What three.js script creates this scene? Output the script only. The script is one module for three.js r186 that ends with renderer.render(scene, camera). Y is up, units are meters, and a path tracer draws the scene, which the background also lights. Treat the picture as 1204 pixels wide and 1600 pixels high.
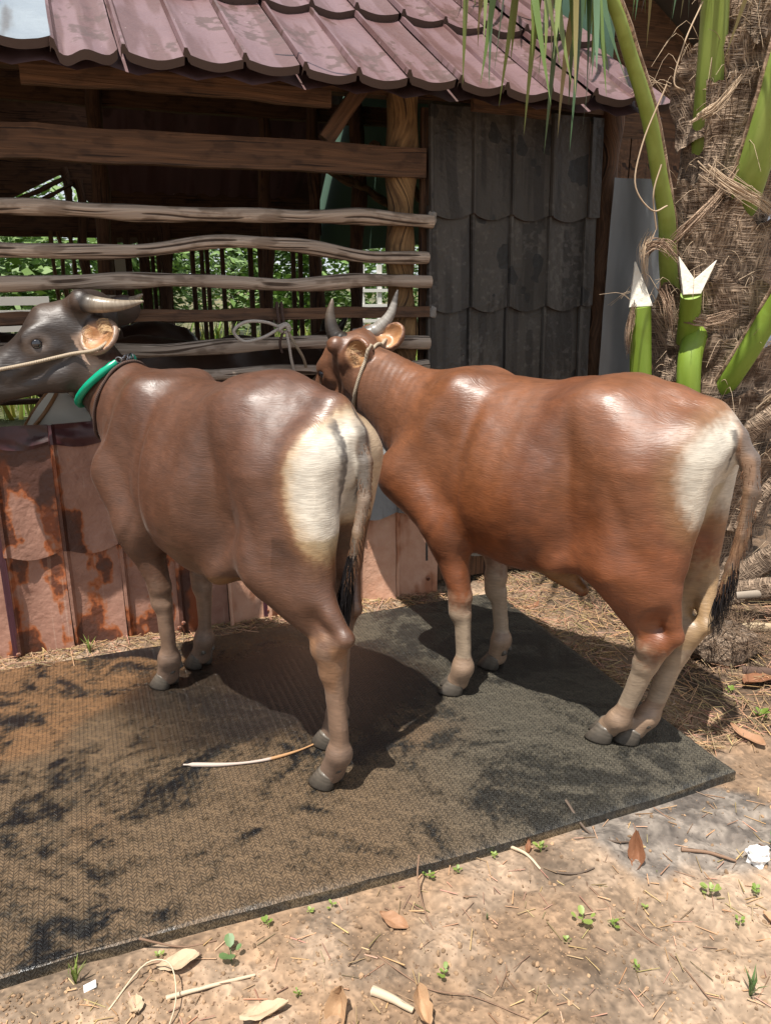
import * as THREE from 'three';
import { mergeGeometries } from 'three/addons/utils/BufferGeometryUtils.js';

// ---------- camera, sky, sun, exposure ----------
const renderer = new THREE.WebGLRenderer({ antialias: true });
renderer.setSize(770, 1024);
renderer.toneMapping = THREE.LinearToneMapping;
renderer.toneMappingExposure = 1.6;
renderer.shadowMap.enabled = true;
const scene = new THREE.Scene();
const camera = new THREE.PerspectiveCamera(66.5, 1204 / 1600, 0.05, 600);
camera.position.set(0, 1.55, 0);
camera.rotation.x = -Math.atan(370 / 1220);
scene.add(camera);

const SUN = new THREE.Vector3(-0.22, 1.0, 0.36).normalize();
{ // hazy bright tropical sky: pale blue overhead, whiter to the horizon, soft broken cloud
  const W = 512, H = 256, d = new Float32Array(W * H * 4);
  const hs = (x, y, z) => { let h = Math.imul(x, 374761393) ^ Math.imul(y, 668265263) ^ Math.imul(z, 2147483587); h = Math.imul(h ^ (h >>> 13), 1274126177); h ^= h >>> 16; return (h >>> 0) / 4294967296; };
  const vn = (x, y, z) => { const X = Math.floor(x), Y = Math.floor(y), Z = Math.floor(z), f = t => t * t * (3 - 2 * t), a = f(x - X), b = f(y - Y), c = f(z - Z), m = (p, q, t) => p + (q - p) * t; return m(m(m(hs(X, Y, Z), hs(X + 1, Y, Z), a), m(hs(X, Y + 1, Z), hs(X + 1, Y + 1, Z), a), b), m(m(hs(X, Y, Z + 1), hs(X + 1, Y, Z + 1), a), m(hs(X, Y + 1, Z + 1), hs(X + 1, Y + 1, Z + 1), a), b), c); };
  for (let j = 0; j < H; j++) for (let i = 0; i < W; i++) {
    const el = ((j + 0.5) / H - 0.5) * Math.PI, az = ((i + 0.5) / W) * Math.PI * 2, y = Math.sin(el), x = Math.cos(el) * Math.cos(az), z = Math.cos(el) * Math.sin(az), u = Math.max(0, y);
    const k = 1 / (0.25 + u); let n = 0, a = 0.5, s = 1.3; for (let o = 0; o < 5; o++) { n += a * vn(x * k * s + 7, y * 2 + o * 3, z * k * s + 2); a *= 0.5; s *= 2; }
    const cl = Math.min(1, Math.max(0, (n - 0.42) / 0.2)), t = Math.pow(1 - u, 2.2), base = [0.36 + 0.34 * t, 0.44 + 0.3 * t, 0.56 + 0.22 * t], c = base.map((v, q) => v + ([0.86, 0.86, 0.87][q] - v) * cl * 0.8), o = (j * W + i) * 4;
    d[o] = c[0]; d[o + 1] = c[1]; d[o + 2] = c[2]; d[o + 3] = 1;
  }
  const t = new THREE.DataTexture(d, W, H, THREE.RGBAFormat, THREE.FloatType); t.mapping = THREE.EquirectangularReflectionMapping; t.magFilter = THREE.LinearFilter; t.needsUpdate = true; scene.background = t; scene.environment = t;
}
scene.backgroundIntensity = scene.environmentIntensity = 0.75;
const sun = new THREE.DirectionalLight(0xfff9f0, 4.9);
sun.name = 'sun';
sun.position.copy(SUN).multiplyScalar(30);
sun.castShadow = true;
sun.shadow.mapSize.set(4096, 4096);
Object.assign(sun.shadow.camera, { left: -14, right: 14, top: 14, bottom: -14, near: 1, far: 80 });
sun.shadow.radius = 1.2;
scene.add(sun);

// ---------- helpers ----------
function rng(seed) { let s = seed >>> 0; return () => { s = (s + 0x6D2B79F5) | 0; let t = Math.imul(s ^ (s >>> 15), 1 | s); t = (t + Math.imul(t ^ (t >>> 7), 61 | t)) ^ t; return ((t ^ (t >>> 14)) >>> 0) / 4294967296; }; }
const V = (x, y, z) => new THREE.Vector3(x, y, z);
const clamp = (x, a = 0, b = 1) => x < a ? a : x > b ? b : x;
const lerp = (a, b, t) => a + (b - a) * t;
const sstep = (a, b, x) => { const t = clamp((x - a) / (b - a)); return t * t * (3 - 2 * t); };
function h3(x, y, z) { let h = Math.imul(x, 374761393) ^ Math.imul(y, 668265263) ^ Math.imul(z, 2147483647 - 61); h = Math.imul(h ^ (h >>> 13), 1274126177); h ^= h >>> 16; return (h >>> 0) / 4294967296; }
function n3(x, y, z) { // value noise 0..1
  const X = Math.floor(x), Y = Math.floor(y), Z = Math.floor(z); let fx = x - X, fy = y - Y, fz = z - Z;
  fx = fx * fx * (3 - 2 * fx); fy = fy * fy * (3 - 2 * fy); fz = fz * fz * (3 - 2 * fz);
  const a = lerp(lerp(h3(X, Y, Z), h3(X + 1, Y, Z), fx), lerp(h3(X, Y + 1, Z), h3(X + 1, Y + 1, Z), fx), fy);
  const b = lerp(lerp(h3(X, Y, Z + 1), h3(X + 1, Y, Z + 1), fx), lerp(h3(X, Y + 1, Z + 1), h3(X + 1, Y + 1, Z + 1), fx), fy);
  return lerp(a, b, fz);
}
function fbm(x, y, z, o = 4) { let s = 0, a = 0.5, t = 0; for (let i = 0; i < o; i++) { s += a * n3(x, y, z); t += a; a *= 0.5; x = x * 2.03 + 17; y = y * 2.03 + 5; z = z * 2.03 + 31; } return s / t; }
// periodic 2D noise for textures
function pn(x, y, px, py, seed) { const X = Math.floor(x), Y = Math.floor(y); let fx = x - X, fy = y - Y; fx = fx * fx * (3 - 2 * fx); fy = fy * fy * (3 - 2 * fy); const w = (i, p) => ((i % p) + p) % p; const x0 = w(X, px), x1 = w(X + 1, px), y0 = w(Y, py), y1 = w(Y + 1, py); return lerp(lerp(h3(x0, y0, seed), h3(x1, y0, seed), fx), lerp(h3(x0, y1, seed), h3(x1, y1, seed), fx), fy); }
function pf(u, v, fx, fy, o, seed) { let s = 0, a = 0.5, t = 0; for (let i = 0; i < o; i++) { s += a * pn(u * fx, v * fy, fx, fy, seed + i * 7); t += a; a *= 0.5; fx *= 2; fy *= 2; } return s / t; }
// texture from f(u, v) -> [r, g, b] (0..1, sRGB when srgb) or a number
function tex(size, f, srgb = true, rep = 1, hgt = size) {
  const d = new Uint8Array(size * hgt * 4);
  for (let j = 0; j < hgt; j++) for (let i = 0; i < size; i++) { const c = f((i + 0.5) / size, (j + 0.5) / hgt); const k = (j * size + i) * 4; if (typeof c === 'number') d[k] = d[k + 1] = d[k + 2] = clamp(c) * 255; else { d[k] = clamp(c[0]) * 255; d[k + 1] = clamp(c[1]) * 255; d[k + 2] = clamp(c[2]) * 255; } d[k + 3] = 255; }
  const t = new THREE.DataTexture(d, size, hgt);
  t.wrapS = t.wrapT = THREE.RepeatWrapping; t.magFilter = THREE.LinearFilter; t.minFilter = THREE.LinearMipmapLinearFilter; t.generateMipmaps = true;
  if (srgb) t.colorSpace = THREE.SRGBColorSpace;
  t.repeat.set(rep, rep); t.needsUpdate = true; return t;
}
const mix3 = (a, b, t) => [lerp(a[0], b[0], t), lerp(a[1], b[1], t), lerp(a[2], b[2], t)];
const rgb = (r, g, b) => [r / 255, g / 255, b / 255];
const lin = c => { const k = new THREE.Color().setRGB(c[0], c[1], c[2], THREE.SRGBColorSpace); return [k.r, k.g, k.b]; };
const std = (o) => new THREE.MeshStandardMaterial(Object.assign({ roughness: 0.9, metalness: 0 }, o));
const phys = (o) => new THREE.MeshPhysicalMaterial(Object.assign({ roughness: 0.9, metalness: 0 }, o));

const taken = {};
function numbered(n) { const k = taken[n] = (taken[n] ?? -1) + 1; return k ? n + '_' + String(k).padStart(3, '0') : n; }
function shade(o) { o.traverse(m => { if (m.isMesh) { m.castShadow = true; m.receiveShadow = true; } }); return o; }
function tag(o, label, category, group, kind) { if (label) o.userData.label = label; if (category) o.userData.category = category; if (group) o.userData.group = group; if (kind) o.userData.kind = kind; return o; }
function thing(name, label, category, p = [0, 0, 0], ry = 0, group) { const g = new THREE.Group(); g.name = numbered(name); g.position.set(...p); g.rotation.y = ry; tag(g, label, category, group); scene.add(g); return g; }
function part(name, geo, mat, parent) { const m = new THREE.Mesh(geo, mat); m.name = name; m.castShadow = m.receiveShadow = true; parent.add(m); return m; }
function solo(name, geo, mat, label, category, group) { const m = new THREE.Mesh(geo, mat); m.name = numbered(name); m.castShadow = m.receiveShadow = true; tag(m, label, category, group); scene.add(m); return m; }
function struct(name, geo, mat) { const m = new THREE.Mesh(geo, mat); m.name = numbered(name); m.castShadow = m.receiveShadow = true; m.userData.kind = 'structure'; scene.add(m); return m; }
// join geometries: position, normal, uv only
function join(list) { return mergeGeometries(list.map(g => { g = g.index ? g.toNonIndexed() : g; const o = new THREE.BufferGeometry(); if (!g.attributes.normal) g.computeVertexNormals(); o.setAttribute('position', g.attributes.position); o.setAttribute('normal', g.attributes.normal); o.setAttribute('uv', g.attributes.uv || new THREE.BufferAttribute(new Float32Array(g.attributes.position.count * 2), 2)); return o; })); }
// tube through points with a radius function; uv in metres; flat: ratio of second axis; closed ends
function tube(pts, rad, seg = 24, sides = 10, opt = {}) {
  const c = pts.getPoint ? pts : new THREE.CatmullRomCurve3(pts.map(p => p.isVector3 ? p : V(...p)), false, 'centripetal');
  const L = c.getLength(), pos = [], nor = [], uv = [], idx = [];
  const up0 = opt.up || V(0, 1, 0); let N = null;
  for (let i = 0; i <= seg; i++) {
    const t = i / seg, P = c.getPoint(t), T = c.getTangent(t);
    if (!N) { N = up0.clone().addScaledVector(T, -up0.dot(T)); if (N.lengthSq() < 1e-4) N = V(1, 0, 0).addScaledVector(T, -T.x); N.normalize(); } else { N.addScaledVector(T, -N.dot(T)).normalize(); }
    const Bn = T.clone().cross(N);
    const r = typeof rad === 'function' ? rad(t) : rad, fl = typeof opt.flat === 'function' ? opt.flat(t) : (opt.flat || 1);
    for (let j = 0; j <= sides; j++) {
      const a = j / sides * Math.PI * 2, k = 1 + (opt.rough ? opt.rough(t * L, a) : 0);
      const ca = Math.cos(a) * k, sa = Math.sin(a) * k * fl;
      pos.push(P.x + (N.x * ca + Bn.x * sa) * r, P.y + (N.y * ca + Bn.y * sa) * r, P.z + (N.z * ca + Bn.z * sa) * r);
      uv.push(t * L, j / sides * 6.28 * Math.max(r, 0.004));
    }
  }
  const w = sides + 1;
  for (let i = 0; i < seg; i++) for (let j = 0; j < sides; j++) { const a = i * w + j; idx.push(a, a + 1, a + w, a + 1, a + w + 1, a + w); }
  const e0 = pos.length / 3, P0 = c.getPoint(0); pos.push(P0.x, P0.y, P0.z); uv.push(0, 0);
  const e1 = pos.length / 3, P1 = c.getPoint(1); pos.push(P1.x, P1.y, P1.z); uv.push(L, 0);
  // caps with their own rims
  const r0 = pos.length / 3; for (let j = 0; j <= sides; j++) { pos.push(...pos.slice(j * 3, j * 3 + 3)); uv.push(pos[j * 3] * 0.7 + pos[j * 3 + 2] * 0.7, pos[j * 3 + 1]); }
  const r1 = pos.length / 3, o1 = seg * w; for (let j = 0; j <= sides; j++) { pos.push(...pos.slice((o1 + j) * 3, (o1 + j) * 3 + 3)); uv.push(pos[(o1 + j) * 3] * 0.7 + pos[(o1 + j) * 3 + 2] * 0.7, pos[(o1 + j) * 3 + 1]); }
  for (let j = 0; j < sides; j++) { idx.push(e0, r0 + j + 1, r0 + j, e1, r1 + j, r1 + j + 1); }
  const g = new THREE.BufferGeometry(); g.setAttribute('position', new THREE.Float32BufferAttribute(pos, 3)); g.setAttribute('uv', new THREE.Float32BufferAttribute(uv, 2)); g.setIndex(idx); g.computeVertexNormals();
  // weld the seam normals
  const nn = g.attributes.normal; for (let i = 0; i <= seg; i++) { const a = i * w, b = a + sides, v = V(nn.getX(a) + nn.getX(b), nn.getY(a) + nn.getY(b), nn.getZ(a) + nn.getZ(b)).normalize(); nn.setXYZ(a, v.x, v.y, v.z); nn.setXYZ(b, v.x, v.y, v.z); }
  return g;
}

// ---------- ground ----------
const BA = 21.5 * DEG0(), BX = [Math.cos(BA), -Math.sin(BA)], BZ = [Math.sin(BA), Math.cos(BA)], BO = [-1.661, -3.048];
function DEG0() { return Math.PI / 180; }
const toBarn = (x, z) => { const dx = x - BO[0], dz = z - BO[1]; return [dx * BX[0] + dz * BX[1], dx * BZ[0] + dz * BZ[1]]; };
const fromBarn = (s, y, n) => [BO[0] + s * BX[0] + n * BZ[0], y, BO[1] + s * BX[1] + n * BZ[1]];
const MA = 21.2 * Math.PI / 180, MO = [1.149, -2.194], ML = 3.4, MW = 1.63;
const toMat = (x, z) => { const dx = x - MO[0], dz = z - MO[1]; return [dx * Math.cos(MA) - dz * Math.sin(MA), dx * Math.sin(MA) + dz * Math.cos(MA)]; };
const fromMat = (s, n) => [MO[0] + s * Math.cos(MA) + n * Math.sin(MA), MO[1] - s * Math.sin(MA) + n * Math.cos(MA)];
function gh(x, z) {
  const [m, n] = toMat(x, z), [bs, bn] = toBarn(x, z);
  const out = Math.max(m, -m - ML, n, -n - MW, -0.2); // > 0 outside the mat
  let h = -0.035 + sstep(0, 0.12, out) * (0.026 * (fbm(x * 3.1, 0, z * 3.1, 3) - 0.5) + 0.024 * (fbm(x * 10, 3, z * 10, 4) - 0.5) + 0.011 * (n3(x * 38, 5, z * 38) - 0.5) - 0.012 * sstep(0.62, 0.72, n3(x * 9, 8, z * 9)));
  h -= 0.006 * (1 - sstep(-0.05, 0.03, out));
  h += 0.16 * sstep(0.15, 1.3, m) * sstep(0.7, -0.5, n) * (1 - sstep(2.5, 5, m)); // rise towards the palm
  h += 0.01 * sstep(0.03, 0.07, out) * (1 - sstep(0.07, 0.2, out)) * sstep(0.5, 0.9, n3(x * 5, 1, z * 5));
  return h;
}
function axis(a, b, step, far, n) { const v = []; for (let i = n; i >= 1; i--) v.push(a - (Math.pow(far / step, i / n)) * step); for (let x = a; x <= b + 1e-6; x += step) v.push(x); for (let i = 1; i <= n; i++) v.push(b + (Math.pow(far / step, i / n)) * step); return v; }
{
  const xs = axis(-1.9, 2.3, 0.0155, 300, 40), zs = axis(-4.4, -0.8, 0.0155, 300, 40), nx = xs.length, nz = zs.length, pos = [], uv = [], col = [], idx = [];
  for (let j = 0; j < nz; j++) for (let i = 0; i < nx; i++) {
    const x = xs[i], z = zs[j], near = Math.hypot(x, z + 3) < 14; pos.push(x, near ? gh(x, z) : -0.035, z); uv.push(x, z);
    const [bs, bn] = toBarn(x, z), [m, n] = toMat(x, z);
    let c = [0.5, 0.36, 0.25]; const big = fbm(x * 1.3, 9, z * 1.3, 4), med = fbm(x * 7, 2, z * 7, 4);
    c = mix3(c, [0.42, 0.28, 0.18], sstep(0.42, 0.62, big)); c = mix3(c, [0.56, 0.42, 0.31], 0.7 * sstep(0.5, 0.7, med));
    // grey ash beside the corner of the mat
    const ash = ((x - 0.92) / 0.42) ** 2 + ((z + 1.95) / 0.2) ** 2 + 1.6 * (med - 0.5); c = mix3(c, mix3([0.36, 0.31, 0.27], [0.2, 0.17, 0.15], sstep(0.45, 0.6, n3(x * 25, 4, z * 25))), 1 - sstep(0.6, 1.2, ash));
    // litter soil towards the palm and along the wall; trodden dung soil inside the shed; grass soil behind
    c = mix3(c, [0.13, 0.078, 0.045], 0.75 * sstep(0.0, 0.4, m + 0.5 * (med - 0.5)) * sstep(0.1, -0.25, n));
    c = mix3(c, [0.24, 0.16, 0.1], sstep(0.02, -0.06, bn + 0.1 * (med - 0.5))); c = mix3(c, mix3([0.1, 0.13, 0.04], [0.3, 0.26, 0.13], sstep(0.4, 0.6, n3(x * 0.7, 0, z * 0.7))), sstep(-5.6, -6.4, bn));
    col.push(c[0], c[1], c[2]);
  }
  for (let j = 0; j < nz - 1; j++) for (let i = 0; i < nx - 1; i++) { const a = j * nx + i; idx.push(a, a + nx, a + 1, a + 1, a + nx, a + nx + 1); }
  const g = new THREE.BufferGeometry(); g.setAttribute('position', new THREE.Float32BufferAttribute(pos, 3)); g.setAttribute('uv', new THREE.Float32BufferAttribute(uv, 2)); g.setAttribute('color', new THREE.Float32BufferAttribute(col, 3)); g.setIndex(idx); g.computeVertexNormals();
  const grain = (u, v) => { const a = pf(u, v, 8, 8, 6, 2), b = pf(u, v, 90, 90, 2, 8), s = pn(u * 160, v * 160, 160, 160, 61); return [a, b, s]; };
  const soilMap = tex(1024, (u, v) => { const [a, b, s] = grain(u, v); let k = 0.72 + 0.28 * (a - 0.5) * 2 + 0.3 * (b - 0.5); let c = [k, k * 0.99, k * 0.97]; if (s > 0.93) c = mix3(c, [0.42, 0.36, 0.32], 0.6); if (s < 0.05) c = mix3(c, [1, 0.97, 0.93], 0.5); return c; }, true, 1 / 1.3);
  const soilBump = tex(1024, (u, v) => { const [a, b, s] = grain(u, v); return 0.5 * a + 0.35 * b + 0.15 * s; }, false, 1 / 1.3);
  struct('ground', g, std({ vertexColors: true, map: soilMap, bumpMap: soilBump, bumpScale: 0.018, roughness: 0.95 }));
}

// ---------- rubber mat ----------
{
  const nx = 380, nz = 182, pos = [], uv = [], uv1 = [], col = [], idx = [], TH = 0.034;
  const edge = (s) => 0.05 * (fbm(s * 1.7, 1, 3, 3) - 0.5) + 0.003 * (n3(s * 14, 2, 1) - 0.5);
  const stain = (s, n) => { // s -ML..0, n -MW..0: colour of dried mud and wet rubber
    const w1 = fbm(s * 2.6 + 3, 4, n * 2.6, 3) - 0.5, w2 = fbm(s * 2.6 + 9, 8, n * 2.6, 3) - 0.5, X = s + 0.5 * w1, Z = n + 0.5 * w2;
    const a = fbm(X * 3.4, 2, Z * 3.4, 5), rd = 1 - Math.abs(2 * fbm(X * 5.5 + 4, 6, Z * 5.5, 4) - 1), fine = fbm(X * 17, 3, Z * 17, 4), d = fbm(s * 1.4 + 8, 2, n * 1.4, 3), gr2 = n3(s * 85, 3, n * 85), left = sstep(-0.55, -1.3, s);
    const g3 = n3(s * 190, 5, n * 190), v = 0.3 * a + 0.22 * (rd - 0.3) + 0.3 * fine + 0.12 * gr2 + 0.1 * g3, mud = sstep(0.44, 0.57, v);
    let rub = mix3([0.013, 0.0135, 0.0145], [0.034, 0.033, 0.03], sstep(0.35, 0.6, fine)), clay = mix3(mix3([0.135, 0.115, 0.08], [0.17, 0.11, 0.06], left), [0.25, 0.13, 0.056], sstep(0.46, 0.58, d) * left);
    rub = mix3(rub, [0.05, 0.047, 0.039], 0.75 * (1 - left)); rub = mix3(rub, [0.1, 0.075, 0.045], 0.5 * left * sstep(0.42, 0.48, v));
    const c = mix3(rub, clay, mud * lerp(0.6, 0.9, left)); return [c, mud];
  };
  const wetAt = (s, n) => { const x = (s + 1.28) / 0.62, y = (n + 1.05) / 0.4; return 1 - sstep(0.5, 1.25, x * x + y * y + 1.6 * (fbm(s * 3, 5, n * 3, 3) - 0.5)); };
  for (let j = 0; j <= nz; j++) for (let i = 0; i <= nx; i++) {
    const s = -ML + ML * i / nx, n0 = -MW + MW * j / nz; let n = n0 + (j === nz ? edge(s) : 0) + (j === nz - 1 ? edge(s) * 0.9 : 0); let ss = s + (i === nx ? 0.6 * edge(n * 1.7 + 9) : 0);
    const near = Math.min(-s, -n0, n0 + MW, 0.05); const y = 0.0 - 0.006 * (1 - sstep(0, 0.012, near)) + 0.006 * (fbm(s * 2, 0, n0 * 2, 2) - 0.5) * sstep(0, 0.3, -n0 - 0.2) + 0.014 * sstep(-0.12, 0, n0) * Math.max(0, fbm(s * 2.3, 4, 1, 3) - 0.45);
    pos.push(ss, y - 0.0015, n); uv.push(ss, n); uv1.push(i / nx, j / nz); let [c] = stain(s, n0); const w = wetAt(s, n0); c = mix3(c, [0.028, 0.022, 0.018], 0.85 * w); col.push(...c);
  }
  const w = nx + 1; for (let j = 0; j < nz; j++) for (let i = 0; i < nx; i++) { const a = j * w + i; idx.push(a, a + w, a + 1, a + 1, a + w, a + w + 1); }
  // side skirts
  const skirt = (list) => { const b0 = pos.length / 3; list.forEach((v, k) => { for (let t = 0; t < 3; t++) { pos.push(pos[v * 3], pos[v * 3 + 1] - TH * t / 2 - (t ? 0.0 : 0), pos[v * 3 + 2]); uv.push(uv[v * 2], uv[v * 2 + 1] + t * 0.017); uv1.push(uv1[v * 2], uv1[v * 2 + 1]); const q = fbm(pos[v * 3] * 9, t * 0.8, 2, 3); col.push(...mix3([0.05, 0.048, 0.042], [0.2, 0.15, 0.09], sstep(0.45, 0.65, q))); } }); for (let k = 0; k < list.length - 1; k++) for (let t = 0; t < 2; t++) { const a = b0 + k * 3 + t; idx.push(a, a + 1, a + 3, a + 3, a + 1, a + 4); } };
  skirt(Array.from({ length: nx + 1 }, (_, i) => nz * w + i)); skirt(Array.from({ length: nz + 1 }, (_, j) => (nz - j) * w + nx)); skirt(Array.from({ length: nx + 1 }, (_, i) => nx - i)); skirt(Array.from({ length: nz + 1 }, (_, j) => j * w));
  const g = new THREE.BufferGeometry(); g.setAttribute('position', new THREE.Float32BufferAttribute(pos, 3)); g.setAttribute('uv', new THREE.Float32BufferAttribute(uv, 2)); g.setAttribute('uv1', new THREE.Float32BufferAttribute(uv1, 2)); g.setAttribute('color', new THREE.Float32BufferAttribute(col, 3)); g.setIndex(idx); g.computeVertexNormals();
  // herringbone studs: groove distance
  const chev = (u, v) => { const U = u * 4, V2 = v * 8; const zz = Math.abs((U % 1) - 0.5) * 2; const p = ((V2 + zz * 1.25) % 1 + 1) % 1; const gr = Math.min(p, 1 - p); const colE = Math.min(U % 1, 1 - (U % 1)); const mid = Math.abs((U % 1) - 0.5); return [sstep(0.1, 0.22, gr) * sstep(0.02, 0.06, colE * 1.2) * sstep(0.02, 0.05, mid), gr]; };
  const mMap = tex(512, (u, v) => { const [h] = chev(u, v); const n = pf(u, v, 64, 64, 3, 3), b = pf(u, v, 8, 8, 4, 9); const fill = sstep(0.45, 0.62, pf(u, v, 10, 10, 4, 29)); const k = lerp(lerp(0.66, 0.86, fill), 0.9, h) * (0.55 + 0.85 * n) * (0.75 + 0.5 * b); return [k, k, k]; }, true, 1 / 0.108);
  const mBump = tex(512, (u, v) => { const [h] = chev(u, v); return 0.75 * h + 0.25 * pf(u, v, 48, 48, 3, 3); }, false, 1 / 0.108);
  const mRough = tex(512, (u, v) => { const s = -ML + ML * u, n = -MW + MW * v; const [, m] = stain(s, n); return lerp(0.28 + 0.3 * m, 0.16, 0.9 * wetAt(s, n)); }, false, 1, 256); mRough.channel = 1; mRough.wrapS = mRough.wrapT = THREE.ClampToEdgeWrapping;
  const m = new THREE.Mesh(g, std({ vertexColors: true, map: mMap, bumpMap: mBump, bumpScale: 0.0035, roughnessMap: mRough, roughness: 1 }));
  m.name = 'rubber_mat'; m.position.set(MO[0], 0, MO[1]); m.rotation.y = MA; tag(m, 'black rubber herringbone mat smeared with mud under both cows', 'mat'); scene.add(m);
}

// ---------- cattle shed ----------
const woodTex = (seed, dark, light) => tex(512, (u, v) => { const w = pf(u, v, 3, 6, 3, seed) * 0.5; const g = pf(u, v + w * 0.08, 4, 72, 3, seed + 3), k = pf(u, v, 10, 10, 4, seed + 9), cr = pf(u, v + w * 0.08, 3, 40, 2, seed + 20); let c = mix3(dark, light, clamp(0.1 + 0.9 * g + 0.25 * (pf(u, v, 5, 9, 4, seed + 40) - 0.5))); c = mix3(c, [c[0] * 0.6, c[1] * 0.56, c[2] * 0.52], sstep(0.52, 0.72, k) * 0.5); if (cr < 0.3) c = mix3(c, [c[0] * 0.45, c[1] * 0.4, c[2] * 0.36], sstep(0.3, 0.2, cr)); return c; });
const woodBump = tex(512, (u, v) => { const w = pf(u, v, 3, 6, 3, 7) * 0.5; const g = pf(u, v + w * 0.08, 4, 72, 3, 10), cr = pf(u, v + w * 0.08, 3, 40, 2, 27); return 0.3 + 0.6 * g - (cr < 0.26 ? 0.3 : 0); }, false);
const repeatOf = (t, a, b) => { const c = t.clone(); c.repeat.set(a, b); c.needsUpdate = true; return c; };
const greyWood = woodTex(7, rgb(128, 111, 97), rgb(210, 192, 174)), redWood = woodTex(31, rgb(62, 44, 32), rgb(122, 88, 62)), oldWood = woodTex(53, rgb(100, 74, 48), rgb(160, 128, 86));
const wb = repeatOf(woodBump, 1.2, 2.5);
const railMat = std({ map: repeatOf(greyWood, 1.2, 2.5), bumpMap: wb, bumpScale: 0.008, roughness: 0.85 });
const beamMat = std({ map: repeatOf(redWood, 1.2, 2.5), bumpMap: wb, bumpScale: 0.005, roughness: 0.8 });
const postMat = std({ map: repeatOf(oldWood, 1.2, 2.5), bumpMap: wb, bumpScale: 0.01, roughness: 0.9 });
const darkWood = beamMat;
const shed = thing('cattle_shed', 'open timber cattle shed with pink metal roof, log rails and rusty sheet wall', 'shed', [BO[0], 0, BO[1]], BA);
// a rough pole between two points
function pole(name, a, b, r, mat, parent, seed, wav = 0.015, sides = 10) { const R = rng(seed), n = 9, A = V(...a), B = V(...b), pts = []; for (let i = 0; i <= n; i++) { const p = A.clone().lerp(B, i / n); p.x += (Math.abs(B.y - A.y) > Math.abs(B.x - A.x) ? 1 : 0) * (R() - 0.5) * wav * 2; if (Math.abs(B.x - A.x) >= Math.abs(B.y - A.y)) p.y += (R() - 0.5) * wav * 2; p.z += (R() - 0.5) * wav; pts.push(p); } const G = (g => { const u = g.attributes.uv; for (let i = 0; i < u.count; i++) u.setXY(i, u.getX(i) + (seed * 0.371) % 3, u.getY(i) + (seed * 0.173) % 2); return g; }); return part(name, G(tube(pts, t => r * (1 + 0.14 * Math.sin(t * 17 + seed) * 0.6 + 0.1 * Math.sin(t * 41 + seed * 2)), Math.max(10, Math.round(A.distanceTo(B) * 26)), sides, { rough: (l, a) => 0.22 * (n3(l * 7, Math.cos(a) * 1.6 + seed, Math.sin(a) * 1.6) - 0.5) + 0.1 * (n3(l * 4, Math.cos(a) * 6, Math.sin(a) * 6 + seed) - 0.5) })), mat, parent); }
// a sawn board along x with slightly worn edges
function board(name, x0, x1, y0, y1, z0, z1, mat, parent, seed = 1, rot) {
  const g = new THREE.BoxGeometry(x1 - x0, y1 - y0, z1 - z0, Math.max(2, Math.round((x1 - x0) * 14)), 3, 1), p = g.attributes.position, uv = g.attributes.uv; const long = x1 - x0 > y1 - y0;
  for (let i = 0; i < p.count; i++) { const x = p.getX(i), y = p.getY(i), z = p.getZ(i); const d = 0.006 * (fbm(x * 5 + seed, y * 3, seed, 3) - 0.5) * 2; p.setXYZ(i, x, y + d * (long ? 1 : 0) * (Math.abs(y) > (y1 - y0) * 0.4 ? 1.6 : 0.5), z + 0.003 * (n3(x * 9, y * 9, seed) - 0.5)); if (long) uv.setXY(i, x + seed, y + z); else uv.setXY(i, y + seed, x + z); }
  g.computeVertexNormals(); const m = part(name, g, mat, parent); m.position.set((x0 + x1) / 2, (y0 + y1) / 2, (z0 + z1) / 2); if (rot) m.rotation.z = rot; return m;
}
// rails (front fence)
pole('rail', [-0.9, 1.80, 0.03], [2.0, 1.783, 0.03], 0.029, railMat, shed, 11, 0.012); pole('rail', [-0.9, 1.665, 0.035], [1.985, 1.65, 0.03], 0.028, railMat, shed, 25, 0.03);
pole('rail', [-0.9, 1.51, 0.03], [1.995, 1.522, 0.03], 0.028, railMat, shed, 37, 0.014); board('rail', -0.9, 1.99, 1.366, 1.413, 0.005, 0.04, beamMat, shed, 4);
pole('rail', [-0.9, 1.262, 0.03], [1.99, 1.256, 0.03], 0.029, railMat, shed, 53, 0.012); pole('rail', [-0.9, 1.12, 0.025], [1.99, 1.138, 0.03], 0.026, railMat, shed, 61, 0.012);
pole('post', [1.89, -0.05, -0.07], [1.885, 2.34, -0.07], 0.066, postMat, shed, 5, 0.01, 14); pole('post', [-0.75, -0.05, -0.07], [-0.75, 2.34, -0.07], 0.066, postMat, shed, 6, 0.01, 14); pole('post', [3.02, -0.05, -0.1], [3.02, 2.34, -0.1], 0.055, darkWood, shed, 9, 0.01, 12);
board('beam', -1.2, 1.975, 1.965, 2.085, -0.04, 0.012, beamMat, shed, 2, 0.0); board('fascia_board', 0.36, 1.5, 2.2, 2.262, 0.1, 0.135, beamMat, shed, 8); board('wall_plate', -3, 3.1, 2.3, 2.42, -0.16, -0.08, darkWood, shed, 12);
{ const m = board('strut', 1.5, 1.78, 2.17, 2.235, -0.07, -0.03, beamMat, shed, 15, 0.92); m.position.y = 2.21; m.position.x = 1.615; }
board('batten', 2.12, 2.5, 2.215, 2.26, 0.14, 0.17, beamMat, shed, 18);

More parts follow.
